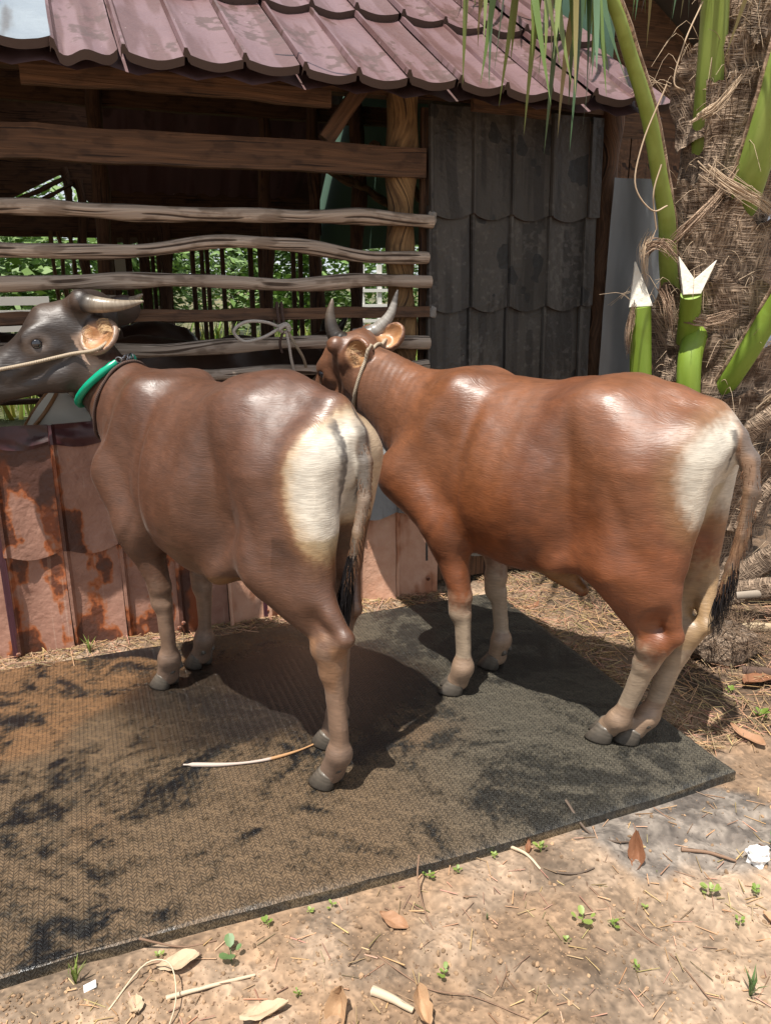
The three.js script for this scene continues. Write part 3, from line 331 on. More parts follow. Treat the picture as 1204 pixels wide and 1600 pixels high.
// woven sheaths: curled sheets round the trunk with torn upper edges
function sheath(t0, ang, span, h, r0, flare, seed, slant = 0) {
  const nu = 40, nv = 18, pos = [], uv = [], idx = [], P = trunkC.getPoint(t0), R = rng(seed), o = R() * 4; for (let j = 0; j <= nv; j++) for (let i = 0; i <= nu; i++) { const u = i / nu, v = j / nv, a = ang + (u - 0.5) * span; const torn = v > 0.55 ? (v - 0.55) * 0.9 * (fbm(u * 9 + seed, seed, 0, 4) - 0.35) * h : 0; const r = r0 * 0.93 + 0.012 + flare * v * v + 0.03 * (fbm(u * 4 + o, v * 3, seed, 3) - 0.5) + 0.012 * (n3(u * 16, v * 9, seed) - 0.5); const y = h * v + torn + slant * (u - 0.5) * h - 0.25 * h * Math.pow(Math.abs(u - 0.5) * 2, 2) * v; pos.push(P.x + r * Math.sin(a), P.y + y, P.z + r * Math.cos(a)); uv.push(a * 0.2 + v * slant * 0.2, y + o); }
  for (let j = 0; j < nv; j++) for (let i = 0; i < nu; i++) { const a = j * (nu + 1) + i; idx.push(a, a + 1, a + nu + 1, a + 1, a + nu + 2, a + nu + 1); }
  const g = new THREE.BufferGeometry(); g.setAttribute('position', new THREE.Float32BufferAttribute(pos, 3)); g.setAttribute('uv', new THREE.Float32BufferAttribute(uv, 2)); g.setIndex(idx); g.computeVertexNormals(); const m = part('fibre_sheath', g, fibreMat, palm);
  // fringe of loose fibres along the torn edge
  const fr = []; const RR = rng(seed + 5); for (let k = 0; k < 15; k++) { const i = Math.floor(RR() * nu), q = (nv * (nu + 1) + i) * 3, b = [pos[q], pos[q + 1] - 0.02, pos[q + 2]], a = ang + (i / nu - 0.5) * span, s = RR() * 0.16 + 0.03, d = (RR() - 0.5) * 1.6; fr.push(tube([b, [b[0] + Math.sin(a + d) * s * 0.5, b[1] + s * (RR() * 0.8), b[2] + Math.cos(a + d) * s * 0.5], [b[0] + Math.sin(a + d) * s * 1.1, b[1] + s * (RR() * 1.4 - 0.7), b[2] + Math.cos(a + d) * s * 1.1]], t => 0.0016 * (1 - 0.6 * t), 6, 4)); } part('loose_fibre', join(fr), strandMat, m);
}
[[0.18, -0.5, 2.6, 0.4, 0.25, 0.06, 1, 0.2], [0.27, 0.4, 2.4, 0.36, 0.245, 0.05, 2, -0.3], [0.34, -0.7, 2.2, 0.36, 0.24, 0.09, 3, 0.35], [0.42, 0.2, 2.3, 0.4, 0.225, 0.05, 4, -0.35], [0.5, -0.2, 2.0, 0.3, 0.21, 0.06, 5, 0.2], [0.56, 0.5, 2.4, 0.4, 0.205, 0.06, 6, -0.4], [0.63, -0.6, 2.0, 0.3, 0.19, 0.07, 7, 0.4], [0.7, 0.1, 2.4, 0.3, 0.18, 0.06, 8, -0.2], [0.76, 0.5, 2.2, 0.4, 0.17, 0.05, 9, -0.2], [0.12, 0.8, 2.0, 0.4, 0.25, 0.1, 10, -0.3]].forEach(a => sheath(...a));
{ const fr = [], R = rng(321); for (let k = 0; k < 130; k++) { const t = 0.12 + 0.7 * R(), P = trunkC.getPoint(t), a = (R() - 0.5) * 2.6, r = lerp(0.27, 0.19, t), L = 0.05 + 0.13 * R(), d = (R() - 0.5) * 1.4, up = (R() - 0.6) * L; const b = [P.x + r * Math.sin(a), P.y, P.z + r * Math.cos(a)]; fr.push(tube([b, [P.x + (r + 0.03 * R()) * Math.sin(a + d * 0.4), P.y + up * 0.5 + 0.02, P.z + (r + 0.03) * Math.cos(a + d * 0.4)], [P.x + (r + 0.05 * R()) * Math.sin(a + d * 0.8), P.y + up, P.z + (r + 0.03) * Math.cos(a + d * 0.8)]], t2 => 0.002 * (1 - 0.6 * t2), 6, 4)); } const m = part('fibre_tangle', join(fr), strandMat, palm); m.userData.kind = 'stuff'; }
// ragged ribbons of torn sheath
[[[1.14, 1.66, -3.33], [1.2, 1.74, -3.28], [1.28, 1.82, -3.28], [1.38, 1.96, -3.3], 0.016], [[1.07, 1.72, -3.34], [1.04, 1.64, -3.31], [1.07, 1.5, -3.33], 0.02], [[1.04, 1.64, -3.33], [1.1, 1.67, -3.29], [1.18, 1.6, -3.3], 0.02], [[1.22, 1.98, -3.31], [1.35, 1.88, -3.27], [1.48, 1.81, -3.27], [1.6, 1.72, -3.33], 0.024], [[1.22, 1.4, -3.35], [1.32, 1.37, -3.31], [1.45, 1.4, -3.32], 0.02], [[1.18, 2.12, -3.34], [1.26, 2.17, -3.3], [1.35, 2.28, -3.32], 0.014], [[1.03, 1.45, -3.34], [1.01, 1.32, -3.33], [1.03, 1.22, -3.36], 0.012], [[1.6, 1.0, -3.35], [1.66, 1.08, -3.28], [1.7, 0.98, -3.28], 0.02], [[1.13, 1.5, -3.34], [1.16, 1.42, -3.31], [1.2, 1.3, -3.34], 0.02]].forEach((q, i) => { const r = q.pop(), C = new THREE.CatmullRomCurve3(q.map(p => V(...pl(p)))), R = rng(800 + i), ls = []; // a bundle of flat fibres
  for (let k = 0; k < 42; k++) { const o = V((R() - 0.5) * 2, (R() - 0.5) * 2, (R() - 0.5) * 0.8).multiplyScalar(r * 1.3), a0 = R() * 0.35, a1 = 0.6 + R() * 0.45, ps = []; for (let m = 0; m <= 4; m++) { const t = lerp(a0, Math.min(1, a1), m / 4); ps.push(C.getPoint(t).addScaledVector(o, 0.6 + 0.5 * Math.sin(3 * t + k)).add(V((R() - 0.5) * 0.006, (R() - 0.5) * 0.008, 0))); } const w = 0.0015 + 0.004 * R() * R(); ls.push(tube(ps, t => w * (1.1 - 0.8 * t), 8, 5, { flat: 0.4, up: V(0.2, 1, 0.4) })); }
  part('torn_sheath', join(ls), i % 2 ? strandMat : marginMat, palm); });
// green leaf stalks with grey margins
function stalk(pts, r, mat, marginSide) { const P = pts.map(p => V(...pl(p))); const s = part('leaf_stalk', tube(P, typeof r === 'function' ? r : (t => r * (1.12 - 0.25 * t)), 30, 18, { flat: 0.78, up: V(1, 0, 0.2) }), mat, palm); for (const sd of marginSide) part('stalk_margin', tube(P.map(p => p.clone().add(V(sd * (typeof r === 'function' ? r(0.3) : r) * 0.93, 0, -0.012))), t => 0.016 * (1.3 - 0.7 * t), 26, 8, { flat: 0.6, up: V(1, 0, 0), rough: (l, a) => 0.5 * (n3(l * 14, a, sd) - 0.5) }), marginMat, s); return s; }
stalk([[1.3, 1.35, -3.6], [1.19, 1.58, -3.45], [1.135, 1.76, -3.36], [1.074, 1.9, -3.3], [0.974, 2.118, -3.2], [0.864, 2.284, -3.1], [0.757, 2.432, -3.0], [0.6, 2.62, -2.95], [0.35, 2.78, -2.95], [0.0, 2.82, -3.0]], t => 0.036 * (1.1 - 0.75 * t), petioleMat, [1]);
stalk([[1.34, 1.95, -3.56], [1.29, 2.18, -3.46], [1.26, 2.38, -3.4], [1.235, 2.55, -3.36], [1.2, 2.8, -3.3], [1.1, 3.1, -3.2]], 0.052, petioleMat, [1]);
stalk([[1.47, 1.5, -3.62], [1.45, 1.72, -3.47], [1.435, 1.95, -3.31], [1.44, 2.161, -3.22], [1.45, 2.35, -3.17], [1.48, 2.65, -3.05], [1.55, 3.0, -2.9]], 0.062, petioleMat, [-1, 1]);
stalk([[1.46, 0.8, -3.62], [1.46, 1.03, -3.44], [1.5, 1.249, -3.29], [1.55, 1.429, -3.22], [1.6, 1.65, -3.1], [1.72, 1.95, -2.95]], 0.046, limeMat, [-1]);
// cut stubs: green base and white slanted cut
function stub(base, top, tip, r) { const s = part('cut_stub', tube([base, [(base[0] + top[0]) / 2, (base[1] + top[1]) / 2, (base[2] + top[2]) / 2], top].map(pl), t => r * (1.1 - 0.1 * t), 14, 16, { flat: 0.75, up: V(1, 0, 0) }), limeMat, palm); const T = V(...pl(top)); const pos = [], idx = []; // wedge: outline rises to one or two tips
  const sh = new THREE.Shape(); const w = r * 1.02; if (tip.length === 1) { sh.moveTo(-w, 0); sh.lineTo(w, 0.006); sh.lineTo(w * 0.35, 0.075); sh.lineTo(tip[0][0], tip[0][1]); } else { sh.moveTo(-w * 0.75, 0); sh.lineTo(w * 0.75, 0.004); sh.lineTo(tip[1][0], tip[1][1]); sh.lineTo(w * 0.12, 0.055); sh.lineTo(tip[0][0], tip[0][1]); } sh.closePath(); const g = new THREE.ExtrudeGeometry(sh, { depth: 0.022, bevelEnabled: true, bevelSize: 0.002, bevelThickness: 0.002, bevelSegments: 2 }); g.rotateX(-0.12); const m = part('cut_face', g, cutMat, s); m.position.set(T.x, T.y - 0.004, T.z - 0.004); m.rotation.y = -0.15; }
stub([1.12, 1.0, -3.42], [1.06, 1.425, -3.36], [[-0.034, 0.18]], 0.044); stub([1.3, 1.28, -3.44], [1.232, 1.478, -3.27], [[-0.062, 0.145], [0.082, 0.13]], 0.042); part('leaf_stalk', tube([[1.34, 0.9, -3.42], [1.3, 1.05, -3.36], [1.29, 1.22, -3.36], [1.33, 1.32, -3.42]].map(pl), 0.05, 14, 12), limeMat, palm);
// dead leaf bases leaning out of the foot
[[[1.6, 0.45, -3.4], [1.75, 0.85, -3.32], [1.95, 1.25, -3.2], 0.06], [[1.62, 0.2, -3.35], [1.82, 0.5, -3.2], [2.1, 0.8, -3.05], 0.05], [[1.45, 0.5, -3.36], [1.52, 0.85, -3.3], [1.66, 1.05, -3.22], 0.05], [[1.55, 0.15, -3.3], [1.75, 0.3, -3.1], [2.0, 0.42, -2.95], 0.045]].forEach((q, i) => { const r = q.pop(); part('dead_leaf_base', tube(q.map(pl), t => r * (1.2 - 0.6 * t), 18, 10, { flat: 0.4, up: V(0.5, 1, 0.4), rough: (l, a) => 0.3 * (n3(l * 12, Math.cos(a) * 2, Math.sin(a) * 2 + i) - 0.5) }), fibreMat, palm); });
// fronds: stalk line with hanging leaflets, each a narrow folded blade
function leafletGeo(L, w, droop, twist, seed) { const n = 9, pos = [], idx = [], uv = [], R = rng(seed), cv = (R() - 0.5) * 0.12; for (let i = 0; i <= n; i++) { const t = i / n, ww = w * Math.sin(Math.PI * (0.12 + 0.86 * t)) * (t > 0.97 ? 0.2 : 1), y = -L * (t * (1 - droop) + t * t * droop), x = (1 - t) * t * 0.4 * L * (1 - droop) + cv * L * t * t, a = twist * t, c = Math.cos(a), s = Math.sin(a); pos.push(x - ww * c, y + ww * 0.3, -ww * s, x, y, 0.0, x + ww * c, y + ww * 0.3, ww * s); uv.push(0, t, 0.5, t, 1, t); } for (let i = 0; i < n; i++) for (let k = 0; k < 2; k++) { const a = i * 3 + k; idx.push(a, a + 1, a + 3, a + 1, a + 4, a + 3); } const g = new THREE.BufferGeometry(); g.setAttribute('position', new THREE.Float32BufferAttribute(pos, 3)); g.setAttribute('uv', new THREE.Float32BufferAttribute(uv, 2)); g.setIndex(idx); g.computeVertexNormals(); return g; }
const LV = [0, 1, 2, 3, 4, 5].map(i => leafletGeo(1, 0.021, 0.55 + 0.06 * i, 1.2 * (i % 3 - 1), 40 + i));
function frond(pts, n, seed, t0, t1, len, solid) { const C = new THREE.CatmullRomCurve3(pts.map(p => V(...pl(p)))), R = rng(seed); const f = part('frond', tube(C, t => 0.018 * (1.1 - 0.8 * t), 24, 8), petioleMat, palm); const list = [];
  for (let i = 0; i < n; i++) { const t = lerp(t0, t1, (i + R() * 0.6) / n), P = C.getPoint(t), T = C.getTangent(t), side = i % 2 ? 1 : -1, m = new THREE.Mesh(LV[Math.floor(R() * 6)], leafletMats[R() < 0.1 ? 3 : Math.floor(R() * 3)]); m.name = 'leaflet'; m.castShadow = m.receiveShadow = true; const L = len * (0.65 + 0.6 * R()) * (0.55 + 0.45 * Math.sin(Math.PI * clamp(t + 0.1))); m.position.copy(P); m.rotation.set((R() - 0.5) * 0.5 + side * 0.28, R() * 6.28, (R() - 0.5) * 0.4 + 0.1 * side); m.scale.set(L * 0.85 + 0.2, L, L * 0.85 + 0.2); if (solid) { m.updateMatrix(); list.push(m.geometry.clone().applyMatrix4(m.matrix)); } else f.add(m); }
  if (solid) part('leaflets', join(list), leafletMats[0], f); }
frond([[0.757, 2.5, -3.02], [0.6, 2.64, -2.97], [0.35, 2.79, -2.96], [0.0, 2.83, -3.0], [-0.5, 2.75, -3.1]], 40, 7, 0.05, 0.6, 0.6);
frond([[1.25, 2.95, -3.3], [1.0, 2.95, -3.15], [0.75, 2.85, -3.1], [0.55, 2.66, -3.1]], 34, 9, 0.05, 0.98, 0.5);
frond([[1.45, 2.75, -3.3], [1.3, 2.86, -3.0], [1.2, 2.8, -2.8], [1.1, 2.66, -2.6]], 20, 12, 0.1, 0.95, 0.5);
frond([[1.5, 3.0, -3.45], [1.9, 3.3, -3.2], [2.5, 3.3, -3.0], [3.1, 2.9, -2.8]], 60, 15, 0.05, 1, 0.7, true); frond([[1.45, 3.05, -3.5], [1.6, 3.5, -3.8], [1.9, 3.6, -4.4], [2.2, 3.3, -5.2]], 60, 17, 0.05, 1, 0.7, true); frond([[1.4, 3.05, -3.5], [1.0, 3.4, -3.8], [0.5, 3.45, -4.2], [-0.1, 3.2, -4.6]], 60, 19, 0.05, 1, 0.7, true); frond([[1.44, 3.05, -3.45], [1.6, 3.7, -3.3], [1.75, 4.2, -3.1], [2.1, 4.5, -2.9]], 50, 21, 0.05, 1, 0.6, true); frond([[1.44, 3.05, -3.5], [2.0, 3.5, -3.8], [2.6, 3.4, -4.2], [3.2, 3.0, -4.6]], 60, 23, 0.05, 1, 0.7, true);
// thin dry curls hanging from the sheaths
[[[1.0, 2.2, -3.1], [0.93, 2.0, -3.1], [0.92, 1.86, -3.1], [1.0, 1.78, -3.12], [1.06, 1.8, -3.15]], [[1.04, 1.95, -3.2], [1.02, 1.85, -3.2], [1.05, 1.72, -3.22]], [[1.15, 2.5, -3.25], [1.08, 2.35, -3.2], [1.06, 2.22, -3.2], [1.1, 2.2, -3.2]]].forEach(q => part('dry_curl', tube(q.map(pl), 0.003, 24, 5), strandMat, palm));

// ---------- cattle: one continuous body from joined tapered bones ----------
function catmull(keys, n) { // keys: [x, ...vals] -> table sampled uniformly, monotone-ish
  const x0 = keys[0][0], x1 = keys[keys.length - 1][0], m = keys[0].length - 1, out = [];
  for (let i = 0; i <= n; i++) {
    const x = lerp(x0, x1, i / n); let k = 0; while (k < keys.length - 2 && x > keys[k + 1][0]) k++;
    const A = keys[Math.max(0, k - 1)], B = keys[k], C = keys[k + 1], D = keys[Math.min(keys.length - 1, k + 2)], t = (x - B[0]) / (C[0] - B[0]), row = [];
    for (let j = 1; j <= m; j++) {
      const s1 = A === B ? (C[j] - B[j]) / (C[0] - B[0]) : (C[j] - A[j]) / (C[0] - A[0]), s2 = C === D ? (C[j] - B[j]) / (C[0] - B[0]) : (D[j] - B[j]) / (D[0] - B[0]), dx = C[0] - B[0];
      const t2 = t * t, t3 = t2 * t; row.push((2 * t3 - 3 * t2 + 1) * B[j] + (t3 - 2 * t2 + t) * dx * s1 + (-2 * t3 + 3 * t2) * C[j] + (t3 - t2) * dx * s2);
    }
    out.push(row);
  }
  return { x0, x1, n, out };
}
class Field {
  constructor() { this.p = []; }
  // tapered bone a -> b; sq = squash factor along axis ax (thinner when > 1)
  bone(a, b, ra, rb, k = 0.05, sq = 1, ax = null) {
    const bx = b[0] - a[0], by = b[1] - a[1], bz = b[2] - a[2], l2 = bx * bx + by * by + bz * bz + 1e-12, dr = rb - ra, s1 = sq - 1; const [ux, uy, uz] = ax || [0, 0, 1];
    this.p.push({ k, f: (x, y, z) => { let px = x - a[0], py = y - a[1], pz = z - a[2]; let h = (px * bx + py * by + pz * bz) / l2; h = h < 0 ? 0 : h > 1 ? 1 : h; px -= bx * h; py -= by * h; pz -= bz * h; if (s1) { const q = (px * ux + py * uy + pz * uz) * s1; px += ux * q; py += uy * q; pz += uz * q; } return Math.sqrt(px * px + py * py + pz * pz) - (ra + dr * h); } });
  }
  // ellipsoid; basis = [X, Y, Z] unit vectors
  static ell(c, r, B) { const m = Math.min(...r); const [X, Y, Z] = B || [[1, 0, 0], [0, 1, 0], [0, 0, 1]]; return (x, y, z) => { const dx = x - c[0], dy = y - c[1], dz = z - c[2]; const a = (dx * X[0] + dy * X[1] + dz * X[2]) / r[0], b = (dx * Y[0] + dy * Y[1] + dz * Y[2]) / r[1], e = (dx * Z[0] + dy * Z[1] + dz * Z[2]) / r[2]; const q = Math.sqrt(a * a + b * b + e * e); const q2 = Math.sqrt(a * a / (r[0] * r[0]) + b * b / (r[1] * r[1]) + e * e / (r[2] * r[2])); return q2 > 1e-9 ? q * (q - 1) / q2 : -m; }; }
  ball(c, r, k = 0.05, B) { this.p.push({ k, f: Field.ell(c, r, B) }); }
  add(f, k) { this.p.push({ k, f }); }
  sub(f, k) { this.p.push({ k, f, cut: true }); }
  eval(x, y, z, list) { let d = 1e9; for (const q of list) { const e = q.f(x, y, z); if (q.cut) { const h = clamp(0.5 - 0.5 * (e + d) / q.k); d = lerp(d, -e, h) + q.k * h * (1 - h); } else if (d > 1e8) d = e; else { const h = clamp(0.5 + 0.5 * (e - d) / q.k); d = lerp(e, d, h) - q.k * h * (1 - h); } } return d; }
  mesh(lo, hi, h, relief) {
    const N = [0, 1, 2].map(i => Math.ceil((hi[i] - lo[i]) / h / 8) * 8 + 1), [nx, ny, nz] = N, g = new Float32Array(nx * ny * nz), BS = 8, all = this.p, half = BS * h * 0.87;
    for (let bz = 0; bz < nz; bz += BS) for (let by = 0; by < ny; by += BS) for (let bx = 0; bx < nx; bx += BS) {
      const cx = lo[0] + (bx + 3.5) * h, cy = lo[1] + (by + 3.5) * h, cz = lo[2] + (bz + 3.5) * h, dc = this.eval(cx, cy, cz, all);
      const far = Math.abs(dc) > half * 2.2 + 0.03; let list = all;
      if (!far) { list = all.filter(q => q.f(cx, cy, cz) < Math.max(dc, 0) + half * 2.2 + 0.13); if (!list.length) list = all; }
      for (let k = bz; k < Math.min(nz, bz + BS); k++) for (let j = by; j < Math.min(ny, by + BS); j++) for (let i = bx; i < Math.min(nx, bx + BS); i++) {
        const o = (k * ny + j) * nx + i; if (far) { g[o] = dc; continue; }
        const x = lo[0] + i * h, y = lo[1] + j * h, z = lo[2] + k * h; let d = this.eval(x, y, z, list); if (relief && Math.abs(d) < 0.04) d += relief(x, y, z); g[o] = d;
      }
    }
    const id = new Int32Array(nx * ny * nz).fill(-1), P = []; const E = [[0, 1], [0, 2], [0, 4], [1, 3], [1, 5], [2, 3], [2, 6], [3, 7], [4, 5], [4, 6], [5, 7], [6, 7]], off = i => (i & 1) + ((i >> 1) & 1) * nx + (i >> 2) * nx * ny;
    const O = [0, 1, 2, 3, 4, 5, 6, 7].map(off);
    for (let k = 0; k < nz - 1; k++) for (let j = 0; j < ny - 1; j++) for (let i = 0; i < nx - 1; i++) {
      const o = (k * ny + j) * nx + i; let m = 0; for (let c = 0; c < 8; c++) if (g[o + O[c]] < 0) m |= 1 << c; if (!m || m === 255) continue;
      let x = 0, y = 0, z = 0, n = 0; for (const [a, b] of E) { if (((m >> a) & 1) === ((m >> b) & 1)) continue; const va = g[o + O[a]], vb = g[o + O[b]], t = va / (va - vb); x += lerp(a & 1, b & 1, t); y += lerp((a >> 1) & 1, (b >> 1) & 1, t); z += lerp(a >> 2, b >> 2, t); n++; }
      id[o] = P.length / 3; P.push(lo[0] + (i + x / n) * h, lo[1] + (j + y / n) * h, lo[2] + (k + z / n) * h);
    }
    const F = [], sx = 1, sy = nx, sz = nx * ny;
    const quad = (a, b, c, d, flip) => { if (a < 0 || b < 0 || c < 0 || d < 0) return; if (flip) F.push(a, c, b, b, c, d); else F.push(a, b, c, b, d, c); };
    for (let k = 1; k < nz - 1; k++) for (let j = 1; j < ny - 1; j++) for (let i = 1; i < nx - 1; i++) {
      const o = (k * ny + j) * nx + i, s = g[o] < 0;
      if (s !== (g[o + sx] < 0)) quad(id[o - sy - sz], id[o - sz], id[o - sy], id[o], !s);
      if (s !== (g[o + sy] < 0)) quad(id[o - sx - sz], id[o - sz], id[o - sx], id[o], s);
      if (s !== (g[o + sz] < 0)) quad(id[o - sx - sy], id[o - sy], id[o - sx], id[o], !s);
    }
    return { P: new Float32Array(P), F };
  }
}
function smoothMesh(M, passes) {
  const n = M.P.length / 3; for (let s = 0; s < passes; s++) { const acc = new Float32Array(n * 3), cnt = new Uint16Array(n); for (let i = 0; i < M.F.length; i += 3) for (let e = 0; e < 3; e++) { const a = M.F[i + e], b = M.F[i + (e + 1) % 3]; for (let c = 0; c < 3; c++) acc[a * 3 + c] += M.P[b * 3 + c]; cnt[a]++; } for (let i = 0; i < n; i++) if (cnt[i]) for (let c = 0; c < 3; c++) M.P[i * 3 + c] = lerp(M.P[i * 3 + c], acc[i * 3 + c] / cnt[i], 0.5); }
}
// box-mapped uv in metres, vertex colours from paint(x, y, z, nx, ny, nz)
function skin(M, paint) {
  const n = M.P.length / 3, nor = new Float32Array(n * 3), P = M.P;
  for (let i = 0; i < M.F.length; i += 3) { const [a, b, c] = [M.F[i] * 3, M.F[i + 1] * 3, M.F[i + 2] * 3]; const ux = P[b] - P[a], uy = P[b + 1] - P[a + 1], uz = P[b + 2] - P[a + 2], vx = P[c] - P[a], vy = P[c + 1] - P[a + 1], vz = P[c + 2] - P[a + 2]; const x = uy * vz - uz * vy, y = uz * vx - ux * vz, z = ux * vy - uy * vx; for (const q of [a, b, c]) { nor[q] += x; nor[q + 1] += y; nor[q + 2] += z; } }
  const col = new Float32Array(n * 3); for (let i = 0; i < n; i++) { const l = Math.hypot(nor[i * 3], nor[i * 3 + 1], nor[i * 3 + 2]) || 1; nor[i * 3] /= l; nor[i * 3 + 1] /= l; nor[i * 3 + 2] /= l; const c = paint(P[i * 3], P[i * 3 + 1], P[i * 3 + 2], nor[i * 3], nor[i * 3 + 1], nor[i * 3 + 2]); col[i * 3] = c[0]; col[i * 3 + 1] = c[1]; col[i * 3 + 2] = c[2]; }
  const map = new Map(), pos = [], no = [], uv = [], co = [], idx = [];
  for (let i = 0; i < M.F.length; i += 3) {
    let x = 0, y = 0, z = 0; for (let e = 0; e < 3; e++) { const q = M.F[i + e] * 3; x += nor[q]; y += nor[q + 1]; z += nor[q + 2]; }
    x = Math.abs(x); y = Math.abs(y); z = Math.abs(z); const ax = z >= x * 0.8 && z >= y * 0.8 ? 2 : x >= y ? 0 : 1;
    for (let e = 0; e < 3; e++) { const v = M.F[i + e], key = v * 3 + ax; let t = map.get(key); if (t === undefined) { t = pos.length / 3; map.set(key, t); const q = v * 3; pos.push(P[q], P[q + 1], P[q + 2]); no.push(nor[q], nor[q + 1], nor[q + 2]); co.push(col[q], col[q + 1], col[q + 2]); if (ax === 2) uv.push(P[q], P[q + 1]); else if (ax === 0) uv.push(P[q + 2], P[q + 1]); else uv.push(P[q], P[q + 2] + 0.37); } idx.push(t); }
  }
  const g = new THREE.BufferGeometry(); g.setAttribute('position', new THREE.Float32BufferAttribute(pos, 3)); g.setAttribute('normal', new THREE.Float32BufferAttribute(no, 3)); g.setAttribute('uv', new THREE.Float32BufferAttribute(uv, 2)); g.setAttribute('color', new THREE.Float32BufferAttribute(co, 3)); g.setIndex(idx); return g;
}
const v3 = {
  add: (a, b, s = 1) => [a[0] + b[0] * s, a[1] + b[1] * s, a[2] + b[2] * s], cross: (a, b) => [a[1] * b[2] - a[2] * b[1], a[2] * b[0] - a[0] * b[2], a[0] * b[1] - a[1] * b[0]],
  norm: a => { const l = Math.hypot(...a); return a.map(x => x / l); }, mix: (a, b, t) => [lerp(a[0], b[0], t), lerp(a[1], b[1], t), lerp(a[2], b[2], t)], dot: (a, b) => a[0] * b[0] + a[1] * b[1] + a[2] * b[2],
};
// head frame: o = poll, F = towards the muzzle, roll about F
function headFrame(o, F, roll = 0, s = 1) {
  F = v3.norm(F); let R = v3.norm(v3.cross(F, [0, 1, 0])), U = v3.cross(R, F); const c = Math.cos(roll), q = Math.sin(roll);
  const R2 = v3.add(R.map(x => x * c), U, q), U2 = v3.add(U.map(x => x * c), R, -q);
  return { o, F, U: U2, R: R2, s, at: (x, y, z) => v3.add(v3.add(v3.add(o, F, x * s), U2, y * s), R2, z * s), dir: (x, y, z) => v3.norm(v3.add(v3.add(F.map(e => e * x), U2, y), R2, z)), inv: (x, y, z) => { const d = [x - o[0], y - o[1], z - o[2]]; return [v3.dot(d, F) / s, v3.dot(d, U2) / s, v3.dot(d, R2) / s]; } };
}
const hairTex = tex(1024, (u, v) => { const w = pf(u, v, 6, 6, 3, 77) * 0.05, a = pf(u, v + w + 0.0, 26, 210, 2, 3), c = pf(u, v, 60, 60, 2, 5); return 0.75 * a + 0.25 * c; }, false, 2.4);
const hairTint = tex(1024, (u, v) => { const w = pf(u, v, 6, 6, 3, 77) * 0.05, a = pf(u, v + w, 26, 210, 2, 3), b = pf(u, v + w, 14, 60, 2, 33), c = pf(u, v, 10, 10, 4, 25); const k = 0.87 + 0.12 * (a - 0.5) + 0.1 * (b - 0.5) + 0.16 * (c - 0.5); return [k, k * 0.99, k * 0.975]; }, true, 2.4);
const coatGloss = tex(256, (u, v) => 0.41 + 0.16 * sstep(0.3, 0.7, pf(u, v, 5, 5, 5, 61)), false, 1.1);
const coatMat = phys({ vertexColors: true, map: hairTint, roughness: 1, roughnessMap: coatGloss, bumpMap: hairTex, bumpScale: 0.0008, specularIntensity: 1.0, ior: 1.62, sheen: 0.1, sheenRoughness: 0.5, sheenColor: new THREE.Color(0.9, 0.8, 0.72) });
const hornTex = tex(256, (u, v) => { const r = pf(u, v, 48, 4, 3, 41), b = pf(u, v, 8, 8, 3, 43); return mix3([1, 1, 1], [0.62, 0.6, 0.58], clamp(0.7 * r + 0.5 * b - 0.15)); }, true, 4);
const hoofMat = std({ vertexColors: true, roughness: 0.45, bumpMap: hornTex, bumpScale: 0.002 });
const hornMat = std({ vertexColors: true, map: hornTex, roughness: 0.34, bumpMap: hornTex, bumpScale: 0.0015 });
const eyeMat = phys({ color: new THREE.Color(0.012, 0.012, 0.016), roughness: 0.06, clearcoat: 1 });
const tuftMat = std({ color: new THREE.Color(0.012, 0.011, 0.013), roughness: 0.38 });
const tailHairMat = std({ color: new THREE.Color(0.17, 0.085, 0.045), roughness: 0.5 });
const fringeMat = std({ color: new THREE.Color(0.62, 0.42, 0.22), roughness: 0.7 });

function claw(dir, side) { // one hoof claw, toe along +x, base at y = 0
  const pos = [], col = [], idx = [], R = 9, S = 18, r = rng(Math.round(side * 7 + dir * 31 + 99));
  for (let i = 0; i <= R; i++) { const t = i / R, y = 0.066 * t; for (let j = 0; j <= S; j++) { const a = j / S * 6.2832, c = Math.cos(a), s = Math.sin(a); const toe = c > 0 ? c : 0; const rx = lerp(0.052, 0.034, t) * (c > 0 ? 1.05 : 0.82) * (t < 0.06 ? 0.95 : 1), rz = lerp(0.026, 0.023, t) * (t < 0.06 ? 0.95 : 1); const pinch = 1 - 0.35 * toe * toe; const x = rx * Math.sign(c) * Math.pow(Math.abs(c), 0.8) - 0.022 * t - (c < 0 ? 0 : 0.006 * t), z = rz * s * pinch + toe * toe * -side * 0.008; const yy = y * (c < 0 ? lerp(1, 0.72, -c) : 1) + (t > 0.95 ? 0 : 0); pos.push(x, yy, z); const k = 0.8 + 0.4 * r() + 0.12 * Math.sin(t * 26); const m = lerp(0.035, 0.1, clamp(t * 1.3)); col.push(m * 1.05 * k, m * 0.88 * k, m * 0.7 * k); } }
  const w = S + 1; for (let i = 0; i < R; i++) for (let j = 0; j < S; j++) { const a = i * w + j; idx.push(a, a + w, a + 1, a + 1, a + w, a + w + 1); }
  const t0 = pos.length / 3; pos.push(-0.02, 0.07, 0, 0, 0, 0); col.push(0.1, 0.08, 0.06, 0.04, 0.03, 0.03); for (let j = 0; j < S; j++) { idx.push(R * w + j, t0, R * w + j + 1, j, j + 1, t0 + 1); }
  const g = new THREE.BufferGeometry(); g.setAttribute('position', new THREE.Float32BufferAttribute(pos, 3)); g.setAttribute('color', new THREE.Float32BufferAttribute(col, 3)); g.setAttribute('uv', new THREE.Float32BufferAttribute(new Float32Array(pos.length / 3 * 2).map((_, i) => i % 2 ? pos[((i - 1) / 2) * 3 + 1] : pos[(i / 2) * 3]), 2)); g.setIndex(idx); g.computeVertexNormals(); return g;
}
